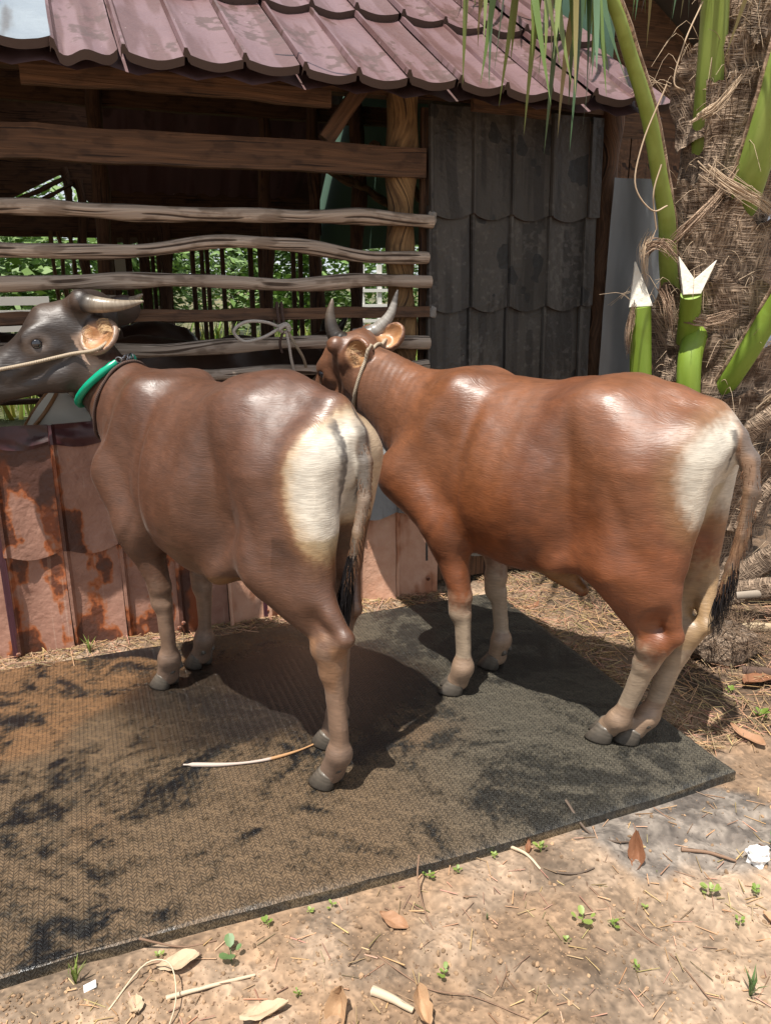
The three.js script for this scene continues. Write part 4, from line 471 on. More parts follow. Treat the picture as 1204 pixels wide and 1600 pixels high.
function hoofGeo(yaw, spread = 0.026) {
  const gs = [-1, 1].map(s => claw(0, s).scale(1, 1, 0.92).rotateY(s * -0.1).translate(0.012, 0, s * (spread + 0.004)));
  for (const s of [-1, 1]) { const d = claw(0, s).scale(0.3, 0.42, 0.42).rotateZ(-0.5).translate(-0.055, 0.075, s * 0.024); gs.push(d); }
  const g = mergeGeometries(gs); g.rotateY(yaw); return g;
}
function colouredTube(pts, rad, seg, sides, colf, opt) { const g = tube(pts, rad, seg, sides, opt); const n = g.attributes.position.count, c = new Float32Array(n * 3), L = g.attributes.uv; let mx = 0; for (let i = 0; i < n; i++) mx = Math.max(mx, L.getX(i)); for (let i = 0; i < n; i++) { const k = colf(i < (seg + 1) * (sides + 1) ? Math.floor(i / (sides + 1)) / seg : (i === (seg + 1) * (sides + 1) ? 0 : 1)); c[i * 3] = k[0]; c[i * 3 + 1] = k[1]; c[i * 3 + 2] = k[2]; } g.setAttribute('color', new THREE.BufferAttribute(c, 3)); return g; }
function strands(n, seed, f, r0 = 0.0011) { const r = rng(seed), gs = []; for (let i = 0; i < n; i++) { const pts = f(r); gs.push(tube(pts, t => r0 * (1 - 0.8 * t), 5, 3)); } return join(gs); }

// q: pose; returns the body field in the animal's own axes (x forward, y up, z to its right)
function cowField(q) {
  const F = new Field();
  const T = catmull(q.torso, 300); // x: top, bottom, half width, height of widest (0..1), exponent above
  F.add((x, y, z) => {
    const xe = clamp(x, T.x0, T.x1), i = (xe - T.x0) / (T.x1 - T.x0) * T.n, i0 = Math.min(T.n - 1, Math.floor(i)), fr = i - i0, A = T.out[i0], B = T.out[i0 + 1];
    const top = lerp(A[0], B[0], fr), bot = lerp(A[1], B[1], fr), w = lerp(A[2], B[2], fr), yc = lerp(bot, top, lerp(A[3], B[3], fr)), n = y > yc ? lerp(A[4], B[4], fr) : 2;
    const zz = z - (q.bend ? q.bend(xe) : 0), hh = y > yc ? top - yc : yc - bot, a = Math.abs(y - yc) / hh, b = Math.abs(zz) / w, e = Math.pow(Math.pow(a, n) + Math.pow(b, n), 1 / n);
    const dx = x - xe; const d = (e - 1) * Math.min(hh, w) * (e > 1 ? lerp(1, Math.hypot(y - yc, zz) / (e * Math.min(hh, w) + 1e-6), 0.6) : 1); return dx ? Math.hypot(Math.max(d, 0), dx) + Math.min(d, 0) : d;
  }, 0.05);
  for (const s of [-1, 1]) {
    const hl = s < 0 ? q.hl : q.hr, fl = s < 0 ? q.fl : q.fr;
    // hind leg: hip, stifle, hock, fetlock, coffin
    const hx = q.hipx ?? 0;
    F.ball([-0.27 + hx, 1.13, s * 0.15 * (q.rw ?? 1)], [0.09, 0.07, 0.05], 0.12); // hook bone
    F.ball([-0.57 + hx, 1.08, s * 0.08 * (q.rw ?? 1)], [0.05, 0.055, 0.045], 0.1); // pin bone
    const rw = q.rw ?? 1, hip = [-0.41 + hx, 0.98, s * 0.115 * rw];
    F.bone(hip, hl.s, 0.165 * lerp(1, rw, 0.5), 0.105, 0.08, 1.12);
    F.bone([-0.55 + hx, 1.03, s * 0.1 * (q.rw ?? 1)], v3.add(v3.mix(hl.s, hl.k, 0.35), [-0.06, 0.01, 0]), 0.085, 0.07, 0.06);
    F.bone(v3.add(hl.s, [0.02, -0.02, 0]), v3.add(hl.k, [0.02, 0.03, 0]), 0.108, 0.044, 0.045);
    F.bone(v3.add(v3.mix(hl.s, hl.k, 0.25), [-0.1, 0.0, 0]), v3.add(hl.k, [-0.066, 0.042, 0]), 0.05, 0.02, 0.02);
    F.bone(hl.k, v3.add(hl.k, [-0.064, 0.042, 0]), 0.045, 0.025, 0.02); // point of hock
    F.bone(hl.k, v3.mix(hl.k, hl.f, 0.22), 0.052, 0.04, 0.03, 1.12);
    F.bone(v3.mix(hl.k, hl.f, 0.15), v3.mix(hl.k, hl.f, 0.85), 0.033, 0.026, 0.028, 1.15);
    F.bone(v3.add(v3.mix(hl.k, hl.f, 0.12), [-0.024, 0, 0]), v3.add(v3.mix(hl.k, hl.f, 0.92), [-0.02, 0, 0]), 0.018, 0.016, 0.018);
    F.sub(Field.ell(v3.add(v3.mix(hl.s, hl.k, 0.74), [-0.04, 0.012, s * 0.066]), [0.02, 0.07, 0.026], [[0.9, 0.43, 0], [-0.43, 0.9, 0], [0, 0, 1]]), 0.03);
    F.ball(v3.add(hl.k, [0.022, -0.01, s * 0.012]), [0.03, 0.035, 0.034], 0.02);
    F.ball(hl.f, [0.041, 0.04, 0.037], 0.03);
    F.bone(hl.f, hl.t, 0.034, 0.039, 0.02, 0.88);
    // fore leg: shoulder blade, point of shoulder, elbow, knee, fetlock, coffin
    const bz = q.bend ? q.bend(0.4) : 0;
    F.bone([0.33, 1.12, s * 0.105 + bz], [fl.p[0], fl.p[1], fl.p[2]], 0.1, 0.095, 0.09, 1.25);
    F.bone(fl.p, fl.e, 0.1, 0.085, 0.06, 1.1);
    F.bone(v3.add(fl.e, [-0.035, 0.05, 0]), v3.add(fl.e, [-0.015, -0.06, 0]), 0.058, 0.045, 0.05);
    F.bone(v3.add(fl.e, [0.015, 0.0, 0]), v3.add(fl.k, [0, 0.03, 0]), 0.076, 0.038, 0.04);
    F.bone(v3.add(fl.k, [0.012, 0.028, 0]), v3.add(fl.k, [0.01, -0.03, 0]), 0.043, 0.04, 0.018);
    F.bone(v3.add(fl.k, [0, -0.03, 0]), v3.mix(fl.k, fl.f, 0.85), 0.028, 0.0245, 0.025);
    F.bone(v3.add(v3.mix(fl.k, fl.f, 0.15), [-0.02, 0, 0]), v3.add(v3.mix(fl.k, fl.f, 0.92), [-0.018, 0, 0]), 0.017, 0.016, 0.018);
    F.ball(fl.f, [0.04, 0.04, 0.037], 0.03);
    F.bone(fl.f, fl.t, 0.034, 0.039, 0.02, 0.88);
    // skin fold of the flank
    F.bone(v3.add(hl.s, [0.03, 0.06, s * 0.0]), [-0.12, 0.62, s * 0.16], 0.05, 0.03, 0.09);
  }
  for (const b of q.extra || []) F.bone(b[0], b[1], b[2], b[3], b[4] ?? 0.06, b[5] ?? 1, b[6]);
  // neck: chain of [centre, half height, squash]
  for (let i = 0; i < q.neck.length - 1; i++) F.bone(q.neck[i][0], q.neck[i + 1][0], q.neck[i][1], q.neck[i + 1][1], q.neck[i][3] ?? 0.08, q.neck[i][2], q.neckAx);
  // head
  const H = q.head, a = H.at, s = H.s;
  F.bone(a(0.0, -0.045, 0), a(0.17, -0.065, 0), 0.085 * s, 0.078 * s, 0.05);
  F.bone(a(0.17, -0.075, 0), a(0.40, -0.115, 0), 0.07 * s, 0.056 * s, 0.05, 1.08, H.R);
  F.bone(a(0.40, -0.115, 0), a(0.455, -0.125, 0), 0.06 * s, 0.05 * s, 0.03);
  F.bone(a(0.42, -0.16, 0), a(0.44, -0.165, 0), 0.034 * s, 0.03 * s, 0.02);
  F.bone(a(0.02, -0.085, 0), a(0.14, -0.01, 0), 0.07 * s, 0.055 * s, 0.05);
  for (const z of [-1, 1]) {
    F.bone(a(0.05, -0.17, z * 0.045), a(0.18, -0.195, z * 0.045), 0.055 * s, 0.045 * s, 0.05);
    F.bone(a(0.18, -0.195, z * 0.04), a(0.40, -0.165, z * 0.02), 0.042 * s, 0.032 * s, 0.04);
    F.ball(a(0.19, -0.03, z * 0.066), [0.05 * s, 0.022 * s, 0.016 * s], 0.03, [H.F, H.U, H.R]); // brow
    F.bone(a(0.16, -0.1, z * 0.06), a(0.32, -0.13, z * 0.042), 0.03 * s, 0.02 * s, 0.035); // cheek bone
    F.bone(a(0.015, -0.005, z * 0.05), a(0.01, 0.01, z * 0.092), 0.05 * s, 0.04 * s, 0.03); // horn base
    F.sub(Field.ell(a(0.452, -0.11, z * 0.045), [0.018 * s, 0.01 * s, 0.014 * s]), 0.012);
    F.ball(a(0.2, -0.062, z * 0.066), [0.036 * s, 0.025 * s, 0.016 * s], 0.03, [H.F, H.U, H.R]);
    F.sub(Field.ell(a(0.2, -0.064, z * 0.094), [0.021 * s, 0.0105 * s, 0.016 * s], [H.F, H.U, H.R]), 0.012);
  }
  for (const e of q.ears) { // c0 root, ax = length, op = opening direction
    const X = v3.norm(e.ax), Zd = v3.norm(v3.add(e.op, X, -v3.dot(e.op, X))), Y = v3.cross(Zd, X), L = e.len, W = e.wid; const c = v3.add(e.o, X, L * 0.52);
    const A = Field.ell(c, [L * 0.56, W * 0.56, 0.034], [X, Y, Zd]), Bq = Field.ell(v3.add(v3.add(c, Zd, 0.026), X, L * 0.04), [L * 0.5, W * 0.46, 0.036], [X, Y, Zd]);
    F.add((x, y, z) => { const p = A(x, y, z), m = -Bq(x, y, z), k = 0.01, h = clamp(0.5 + 0.5 * (m - p) / k); return lerp(p, m, h) + k * h * (1 - h); }, 0.016);
    F.bone(v3.add(e.o, X, -0.02), v3.add(e.o, X, L * 0.22), 0.03, 0.026, 0.03);
  }
  // tail
  for (let i = 0; i < q.tail.length - 1; i++) F.bone(q.tail[i].slice(0, 3), q.tail[i + 1].slice(0, 3), q.tail[i][3], q.tail[i + 1][3], i < 2 ? 0.05 : 0.012);
  return F;
}
function buildCow(name, label, q, place, turn, detail = 0.0065) {
  const g = thing(name, label, 'cow', place, turn);
  const M = cowField(q).mesh(q.lo, q.hi, detail, q.relief); smoothMesh(M, 2);
  part('body', skin(M, q.paint), coatMat, g);
  const H = q.head, s = H.s;
  for (const h of q.horns) part('horn', colouredTube(h.pts, t => h.r * Math.pow(1 - t * 0.985, 0.62) * (1 + 0.03 * Math.sin(t * 60) * (t < 0.4 ? 1 : 0)), 36, 16, h.col), hornMat, g);
  for (const z of [-1, 1]) { const e = part('eye', new THREE.SphereGeometry(0.019 * s, 20, 14), eyeMat, g); e.position.set(...H.at(0.2, -0.062, z * 0.074)); }
  for (const L of [q.hl, q.hr, q.fl, q.fr]) { const m = part('hoof', hoofGeo(L.yaw || 0), hoofMat, g); m.position.set(L.t[0] + (L.hx ?? 0.012), L.hy ?? 0, L.t[2]); }
  if (q.tailHair) part('tail_hair', q.tailHair(), tailHairMat, g);
  if (q.tuft) part('tail_tuft', q.tuft(), tuftMat, g);
  if (q.fringe) part('ear_hair', q.fringe(), fringeMat, g);
  return g;
}
const DEG = Math.PI / 180;
const TORSO = () => [
  [-0.63, 1.09, 0.97, 0.03, 0.5, 2], [-0.585, 1.155, 0.86, 0.115, 0.55, 2], [-0.5, 1.2, 0.73, 0.15, 0.55, 2.1], [-0.4, 1.235, 0.63, 0.182, 0.55, 2.2], [-0.28, 1.255, 0.6, 0.208, 0.52, 2.2], [-0.12, 1.232, 0.55, 0.262, 0.46, 2.0],
  [0.02, 1.212, 0.525, 0.28, 0.44, 1.9], [0.18, 1.214, 0.535, 0.268, 0.44, 1.9], [0.33, 1.225, 0.56, 0.222, 0.42, 1.75], [0.45, 1.19, 0.62, 0.185, 0.42, 1.8], [0.55, 1.11, 0.7, 0.13, 0.45, 2], [0.62, 1.0, 0.8, 0.04, 0.5, 2]];

function cowPlace(heading) { const a = heading * DEG; return { turn: Math.PI / 2 + a, d: (x, y, z) => [-Math.sin(a) * x - Math.cos(a) * z, y, Math.cos(a) * x - Math.sin(a) * z] }; }
function neckFolds(x, y, z, x0, x1, f, amp) { const w = sstep(x0, x0 + 0.05, x) * (1 - sstep(x1 - 0.06, x1, x)) * sstep(0.8, 0.95, y); if (w <= 0) return 0; const ph = (x + 0.12 * (y - 1) + 0.05 * n3(x * 6, y * 4, z * 6 + 3)) * f; return w * amp * Math.pow(0.5 + 0.5 * Math.sin(ph), 3) * (0.4 + n3(x * 9, y * 5, z * 9)); }
function ribs(x, y, z) { const w = sstep(-0.2, -0.05, x) * (1 - sstep(0.2, 0.34, x)) * sstep(0.62, 0.8, y) * (1 - sstep(1.02, 1.14, y)); return w * 0.0008 * Math.sin((x + 0.18 * (y - 0.9)) * 82 + 2 * n3(x * 5, y * 5, 2)); }
// carve a soft crease along a line a -> b (x, y) on the sides
function crease(x, y, z, a, b, w, depth) { if (Math.abs(z) < 0.08) return 0; const dx = b[0] - a[0], dy = b[1] - a[1], t = clamp(((x - a[0]) * dx + (y - a[1]) * dy) / (dx * dx + dy * dy)), d = Math.hypot(x - a[0] - dx * t, y - a[1] - dy * t); return depth * Math.exp(-d * d / (w * w)) * Math.sin(Math.PI * (0.12 + 0.76 * t)); }
const bones = (x, y, z) => crease(x, y, z, [0.2, 1.12], [0.24, 0.68], 0.028, 0.011) + crease(x, y, z, [-0.16, 1.13], [-0.17, 0.7], 0.035, 0.02) - crease(x, y, z, [0.33, 1.18], [0.5, 0.86], 0.03, 0.009) + crease(x, y, z, [0.42, 1.08], [0.5, 0.95], 0.025, 0.008) + crease(x, y, z, [-0.32, 0.95], [-0.42, 0.72], 0.03, 0.008) + crease(x, y, z, [0.27, 0.78], [0.34, 0.62], 0.02, 0.008);
function tailHairs(tail, seed, y1) { return () => strands(320, seed, r => { const i = 2 + Math.floor(r() * (tail.length - 3)), t = r(), A = tail[i], B = tail[i + 1], p = [0, 1, 2, 3].map(k => lerp(A[k], B[k], t)); const a = r() * 6.28, rr = p[3]; const b = [p[0] + rr * Math.cos(a), p[1], p[2] + rr * Math.sin(a)], low = clamp((1.0 - p[1]) / 0.35), L = 0.012 + 0.03 * low; return [b, [b[0] + Math.cos(a) * 0.004, b[1] - L * 0.5, b[2] + Math.sin(a) * 0.004], [b[0] + Math.cos(a) * 0.007 * (0.4 + low), b[1] - L, b[2] + Math.sin(a) * 0.007 * (0.4 + low)]]; }, 0.0013); }
function onTail(q, x, y, z) { let m = 9; for (let i = 1; i < q.tail.length - 1; i++) { const A = q.tail[i], B = q.tail[i + 1], b = [B[0] - A[0], B[1] - A[1], B[2] - A[2]], t = clamp(((x - A[0]) * b[0] + (y - A[1]) * b[1] + (z - A[2]) * b[2]) / (b[0] ** 2 + b[1] ** 2 + b[2] ** 2)); m = Math.min(m, Math.hypot(x - A[0] - b[0] * t, y - A[1] - b[1] * t, z - A[2] - b[2] * t) - lerp(A[3], B[3], t)); } return m; }
const lumps = (x, y, z) => 0.006 * (n3(x * 13, y * 13, z * 13 + 9) - 0.5) + 0.0025 * (n3(x * 34, y * 34, z * 34) - 0.5);

// colours (linear)
const COAT = { umber: [0.115, 0.049, 0.027], dark: [0.03, 0.021, 0.017], red: [0.185, 0.068, 0.028], tan: [0.27, 0.135, 0.06], cream: [0.7, 0.655, 0.57], black: [0.018, 0.016, 0.016], sock: [0.4, 0.31, 0.225], sockdark: [0.16, 0.1, 0.07], pink: [0.45, 0.28, 0.2], ochre: [0.30, 0.15, 0.045] };
function mottled(c, x, y, z, a = 0.35) { const X = x * 0.8 + z * 0.6 + y * 0.3, Y = y * 0.9 - x * 0.35, Z = z * 0.8 - x * 0.5; const m = 1 - a * 0.4 + a * 0.8 * fbm(X * 6, Y * 6, Z * 6, 4); const s = 0.95 + 0.1 * n3(X * 55, Y * 55, Z * 55); return [c[0] * m * s, c[1] * m * s, c[2] * m * s]; }
function earPaint(q, c, x, y, z) { for (const e of q.ears) { const X = v3.norm(e.ax), Zd = v3.norm(v3.add(e.op, X, -v3.dot(e.op, X))), Y = v3.cross(Zd, X); const d = [x - e.o[0], y - e.o[1], z - e.o[2]], l = v3.dot(d, X) / e.len, w = v3.dot(d, Y) / e.wid, o = v3.dot(d, Zd); if (l < 0.12 || l > 1.2 || Math.abs(w) > 0.7 || Math.abs(o) > 0.06) continue; const rr = ((l - 0.55) / 0.5) ** 2 + (w / 0.45) ** 2; const inside = o > -0.012 && rr < 0.92; const k = sstep(0.1, 0.3, l); c = v3.mix(c, inside ? v3.mix([0.4, 0.17, 0.06], [0.62, 0.38, 0.2], clamp(0.3 + 0.8 * Math.abs(w) + n3(x * 70, y * 70, z * 70) * 0.5 - 0.3)) : e.back, k); if (!inside && rr > 0.95) c = v3.mix(c, e.rim, 0.6 * k); } return c; }

// ---- left cow ----
const LC = cowPlace(48), LO = [-0.522, 0, -2.579];
const LH = headFrame([0.762, 1.452, -0.06], [0.42, -0.34, -0.8], 0.0, 1.1);
const qL = {
  torso: TORSO().map(k => { const r = k.slice(); if (r[0] < -0.1) r[1] += 0.02; r[0] *= r[0] < 0 ? 0.9 : 0.93; r[3] *= r[0] < -0.2 ? 0.86 : 0.94; return r; }),
  hipx: 0.05, rw: 0.84,
  hl: { s: [-0.39, 0.72, -0.13], k: [-0.595, 0.505, -0.125], f: [-0.605, 0.135, -0.105], t: [-0.565, 0.05, -0.1], yaw: 0.15 },
  hr: { s: [-0.3, 0.72, 0.12], k: [-0.44, 0.49, 0.07], f: [-0.43, 0.13, 0.06], t: [-0.41, 0.05, 0.055], yaw: 0 },
  fl: { p: [0.475, 0.86, -0.15], e: [0.36, 0.68, -0.16], k: [0.31, 0.41, -0.12], f: [0.33, 0.13, -0.1], t: [0.36, 0.05, -0.095], yaw: 0.3 },
  fr: { p: [0.475, 0.86, 0.13], e: [0.36, 0.68, 0.15], k: [0.35, 0.4, 0.09], f: [0.37, 0.13, 0.09], t: [0.40, 0.05, 0.09], yaw: 0.1 },
  neck: [[[0.38, 0.98, 0], 0.2, 1.35, 0.1], [[0.55, 1.05, -0.02], 0.165, 1.35, 0.09], [[0.7, 1.16, -0.05], 0.12, 1.4, 0.06], [[0.775, 1.3, -0.1], 0.105, 1.2]],
  head: LH,
  ears: [
    { o: LH.at(0.0, -0.065, -0.088), ax: LC.d(0.35, -0.62, 0.6), op: LC.d(-0.15, 0.45, 0.9), len: 0.14, wid: 0.14, back: [0.1, 0.06, 0.045], rim: [0.5, 0.35, 0.26] },
    { o: LH.at(-0.02, -0.07, 0.085), ax: LC.d(0.8, 0.3, -0.3), op: LC.d(-0.4, 0.3, -0.9), len: 0.15, wid: 0.11, back: [0.06, 0.04, 0.03], rim: [0.08, 0.05, 0.04] }],
  tail: [[-0.39, 1.195, 0, 0.042], [-0.5, 1.178, 0, 0.035], [-0.572, 1.12, 0.012, 0.025], [-0.605, 1.04, 0.02, 0.0205], [-0.61, 0.93, 0.012, 0.0175], [-0.603, 0.83, -0.01, 0.0145], [-0.6, 0.74, -0.035, 0.0136], [-0.585, 0.68, -0.04, 0.0104]],
  lo: [-0.78, 0.0, -0.62], hi: [1.1, 1.6, 0.4],
  relief: (x, y, z) => lumps(x, y, z) + bones(x, y, z) + ribs(x, y, z) + neckFolds(x, y, z, 0.5, 0.72, 180, 0.0015),
};
qL.horns = [-1, 1].map(z => { const b = LH.at(0.01, 0.01, z * 0.055), w = (x, y, zz) => v3.add(b, LC.d(x, y, zz)); const k = z < 0 ? 1 : 0; return { r: 0.042, pts: k ? [w(-0.01, 0, -0.03), w(0.03, -0.005, 0.045), w(0.1, -0.012, 0.07), w(0.17, -0.012, 0.06), w(0.235, 0.0, 0.02)] : [w(-0.01, 0, 0.02), w(0.03, -0.01, -0.06), w(0.1, -0.012, -0.09), w(0.17, -0.005, -0.08), w(0.22, 0.02, -0.05)], col: t => v3.mix([0.055, 0.05, 0.048], t < 0.9 ? [0.36, 0.3, 0.23] : [0.5, 0.42, 0.32], sstep(0.3, 0.5, t)) }; });
qL.paint = (x, y, z) => {
  const nz = fbm(x * 5 + 3, y * 5, z * 5, 4) - 0.5, f = n3(x * 90, y * 90, z * 90) - 0.5;
  let c = mottled(v3.mix(COAT.umber, [0.115, 0.05, 0.026], sstep(0.8, 0.55, y)), x, y, z);
  // head and neck darker
  c = v3.mix(c, mottled(COAT.dark, x, y, z, 0.5), 0.95 * sstep(0.6, 0.74, x + 0.3 * (y - 1.1) + 0.1 * nz));
  // reddish edge, then the pale rump patch
  const e = ((x + 0.63) / 0.135) ** 2 + ((y - 0.985) / 0.225) ** 2 + 0.5 * nz + 0.2 * f;
  if (x < -0.3 && y > 0.62) { c = v3.mix(c, mottled([0.24, 0.11, 0.05], x, y, z), 0.8 * (1 - sstep(1.0, 1.9, e))); c = v3.mix(c, mottled([0.52, 0.38, 0.24], x, y, z, 0.2), 1 - sstep(0.85, 1.3, e)); c = v3.mix(c, mottled(COAT.cream, x, y, z, 0.15), (1 - sstep(0.35, 1.1, e)) * (1 - 0.85 * sstep(0.02, 0.06, z))); }
  // darker lower part of the patch
  if (x < -0.45) c = v3.mix(c, [c[0] * 0.62, c[1] * 0.55, c[2] * 0.42], sstep(0.845, 0.825, y + 0.03 * nz + 0.02 * f) * sstep(0.7, 0.76, y));
  // dark hair beside the tail, with the groove shadow painted in
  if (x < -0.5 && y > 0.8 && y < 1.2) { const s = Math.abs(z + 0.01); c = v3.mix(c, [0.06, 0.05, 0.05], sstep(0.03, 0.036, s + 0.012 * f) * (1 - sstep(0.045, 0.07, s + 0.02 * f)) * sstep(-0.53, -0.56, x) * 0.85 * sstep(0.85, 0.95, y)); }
  // tail
  if (x < -0.45) { const k = 1 - sstep(0.004, 0.012, onTail(qL, x, y, z)); c = v3.mix(c, mottled(v3.mix([0.17, 0.1, 0.06], [0.06, 0.042, 0.035], sstep(0.5, 0.7, n3(x * 30, y * 9, z * 30))), x, y, z, 0.7), 0.85 * k); }
  // belly
  const be = ((x + 0.2) / 0.17) ** 2 + ((y - 0.56) / 0.07) ** 2; if (y < 0.7) c = v3.mix(c, mottled(COAT.ochre, x, y, z), 0.7 * (1 - sstep(0.6, 1.2, be + nz)) * (x > -0.36 ? 1 : 0));
  // stockings
  const st = sstep(0.52, 0.34, y + 0.22 * nz + 0.05 * f + (x < -0.3 ? -0.07 : 0)); c = v3.mix(c, mottled([0.25, 0.16, 0.11], x, y, z, 0.6), st);
  if (y < 0.56 && y > 0.36 && x < -0.5) c = v3.mix(c, mottled(COAT.tan, x, y, z, 0.8), 0.55 * sstep(0.4, 0.6, n3(x * 18, y * 18, z * 18)));
  if (y < 0.16) c = v3.mix(c, mottled([0.2, 0.135, 0.1], x, y, z, 0.7), 0.6);
  // face
  const h = LH.inv(x, y, z); if (h[0] > 0.02 && y > 0.9 && z < 0.2) { const ee = ((h[0] - 0.2) / 0.05) ** 2 + ((h[1] + 0.062) / 0.035) ** 2; c = v3.mix(c, [0.16, 0.12, 0.1], 0.6 * (1 - sstep(0.5, 1.3, ee))); c = v3.mix(c, [0.09, 0.05, 0.03], 0.6 * sstep(-0.03, 0.02, h[1]) * sstep(0.25, 0.1, h[0])); if (h[0] > 0.42) c = v3.mix(c, [0.03, 0.028, 0.03], 0.8); }
  return earPaint(qL, c, x, y, z);
};
qL.tuft = () => strands(190, 91, r => { const a = r() * 6.28, o = 0.014 * Math.sqrt(r()), y0 = 0.67 + 0.1 * r(), sp = 0.035; const x = -0.585 + o * Math.cos(a) - (y0 - 0.68) * 0.25, z = -0.04 + o * Math.sin(a), L = 0.14 + 0.12 * r(), dx = (r() - 0.3) * sp, dz = (r() - 0.5) * sp; return [[x, y0, z], [x + 0.012 + dx * 0.7, y0 - L * 0.5, z + dz], [x + 0.02 + dx * 0.3, y0 - L, z + dz * 0.3]]; }, 0.0018);
qL.tailHair = tailHairs(qL.tail, 71);
qL.fringe = () => { const e = qL.ears[0], X = v3.norm(e.ax), Zd = v3.norm(v3.add(e.op, X, -v3.dot(e.op, X))), Y = v3.cross(Zd, X); return strands(45, 5, r => { const l = 0.2 + 0.5 * r(), sgn = r() < 0.75 ? 1 : -1; const b = v3.add(v3.add(v3.add(e.o, X, l * e.len), Y, sgn * 0.4 * e.wid), Zd, 0.012); return [b, v3.add(v3.add(b, Y, -sgn * 0.02), Zd, 0.012 + 0.01 * r()), v3.add(v3.add(v3.add(b, Y, -sgn * 0.045), Zd, 0.01), X, (r() - 0.5) * 0.04)]; }, 0.0009); };
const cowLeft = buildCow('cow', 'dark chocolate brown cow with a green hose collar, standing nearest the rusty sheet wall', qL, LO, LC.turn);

// ---- right cow ----
const RC = cowPlace(50), RO = [0.58, 0, -2.656];
const RH = headFrame([0.95, 1.29, 0.035], [0.9, -0.36, 0.21], 0.22, 1.0);
const qR = {
  torso: TORSO().map(k => { const r = k.slice(); if (r[0] < 0) r[0] *= 0.92; return r; }),
  hipx: 0.05,
  hl: { s: [-0.36, 0.68, -0.15], k: [-0.465, 0.425, -0.125], f: [-0.365, 0.1, -0.1], t: [-0.325, 0.05, -0.085], yaw: 0.2 },
  hr: { s: [-0.39, 0.68, 0.13], k: [-0.505, 0.42, 0.03], f: [-0.43, 0.1, -0.02], t: [-0.4, 0.05, -0.035], yaw: 0.25 },
  fl: { p: [0.52, 0.83, -0.17], e: [0.31, 0.665, -0.18], k: [0.245, 0.375, -0.17], f: [0.235, 0.115, -0.165], t: [0.262, 0.05, -0.155], yaw: 0.5 },
  fr: { p: [0.5, 0.83, 0.15], e: [0.32, 0.66, 0.15], k: [0.265, 0.37, 0.11], f: [0.235, 0.125, 0.11], t: [0.255, 0.05, 0.115], yaw: 0.1 },
  neck: [[[0.4, 0.98, 0], 0.2, 1.35, 0.1], [[0.6, 1.02, 0], 0.17, 1.35, 0.09], [[0.76, 1.1, 0.01], 0.14, 1.35, 0.07], [[0.91, 1.2, 0.02], 0.105, 1.2]],
  head: RH,
  ears: [
    { o: RH.at(-0.03, -0.065, -0.085), ax: RC.d(0.5, 0.35, 0.62), op: RC.d(-0.1, 0.15, 1.0), len: 0.135, wid: 0.115, back: [0.2, 0.09, 0.05], rim: [0.25, 0.12, 0.07] },
    { o: RH.at(-0.03, -0.065, 0.085), ax: RC.d(0.45, 0.45, 0.15), op: RC.d(-0.5, 0.3, 0.75), len: 0.125, wid: 0.1, back: [0.2, 0.09, 0.05], rim: [0.25, 0.12, 0.07] }],
  extra: [[[-0.06, 0.54, 0], [-0.15, 0.488, 0], 0.05, 0.026, 0.05]],
  tail: [[-0.41, 1.17, 0, 0.045], [-0.525, 1.14, 0, 0.037], [-0.597, 1.09, 0, 0.031], [-0.64, 1.03, 0.005, 0.0264], [-0.658, 0.935, 0.005, 0.0224], [-0.65, 0.8, 0, 0.0176], [-0.63, 0.69, 0, 0.0144], [-0.612, 0.6, 0, 0.0104]],
  lo: [-0.78, 0.0, -0.45], hi: [1.5, 1.6, 0.45],
  relief: (x, y, z) => lumps(x, y, z) + bones(x, y, z) + ribs(x, y, z) * 1.2 + neckFolds(x, y, z, 0.5, 0.86, 200, 0.0016),
};
qR.horns = [-1, 1].map(z => { const b = RH.at(0.01, 0.01, z * 0.055), w = (x, y, zz) => v3.add(b, RC.d(x, y, zz)); return z < 0 ? { r: 0.042, pts: [w(0.03, -0.01, 0), w(-0.03, 0.03, 0.0), w(-0.05, 0.1, -0.01), w(-0.04, 0.175, -0.02)], col: t => v3.mix([0.045, 0.036, 0.03], [0.16, 0.12, 0.09], sstep(0.5, 0.95, t)) } : { r: 0.04, pts: [w(-0.03, -0.01, 0), w(0.05, 0.02, 0), w(0.11, 0.08, 0), w(0.145, 0.185, -0.01)], col: t => v3.mix([0.06, 0.055, 0.055], t < 0.85 ? [0.36, 0.34, 0.31] : [0.14, 0.13, 0.12], sstep(0.12, 0.4, t)) }; });
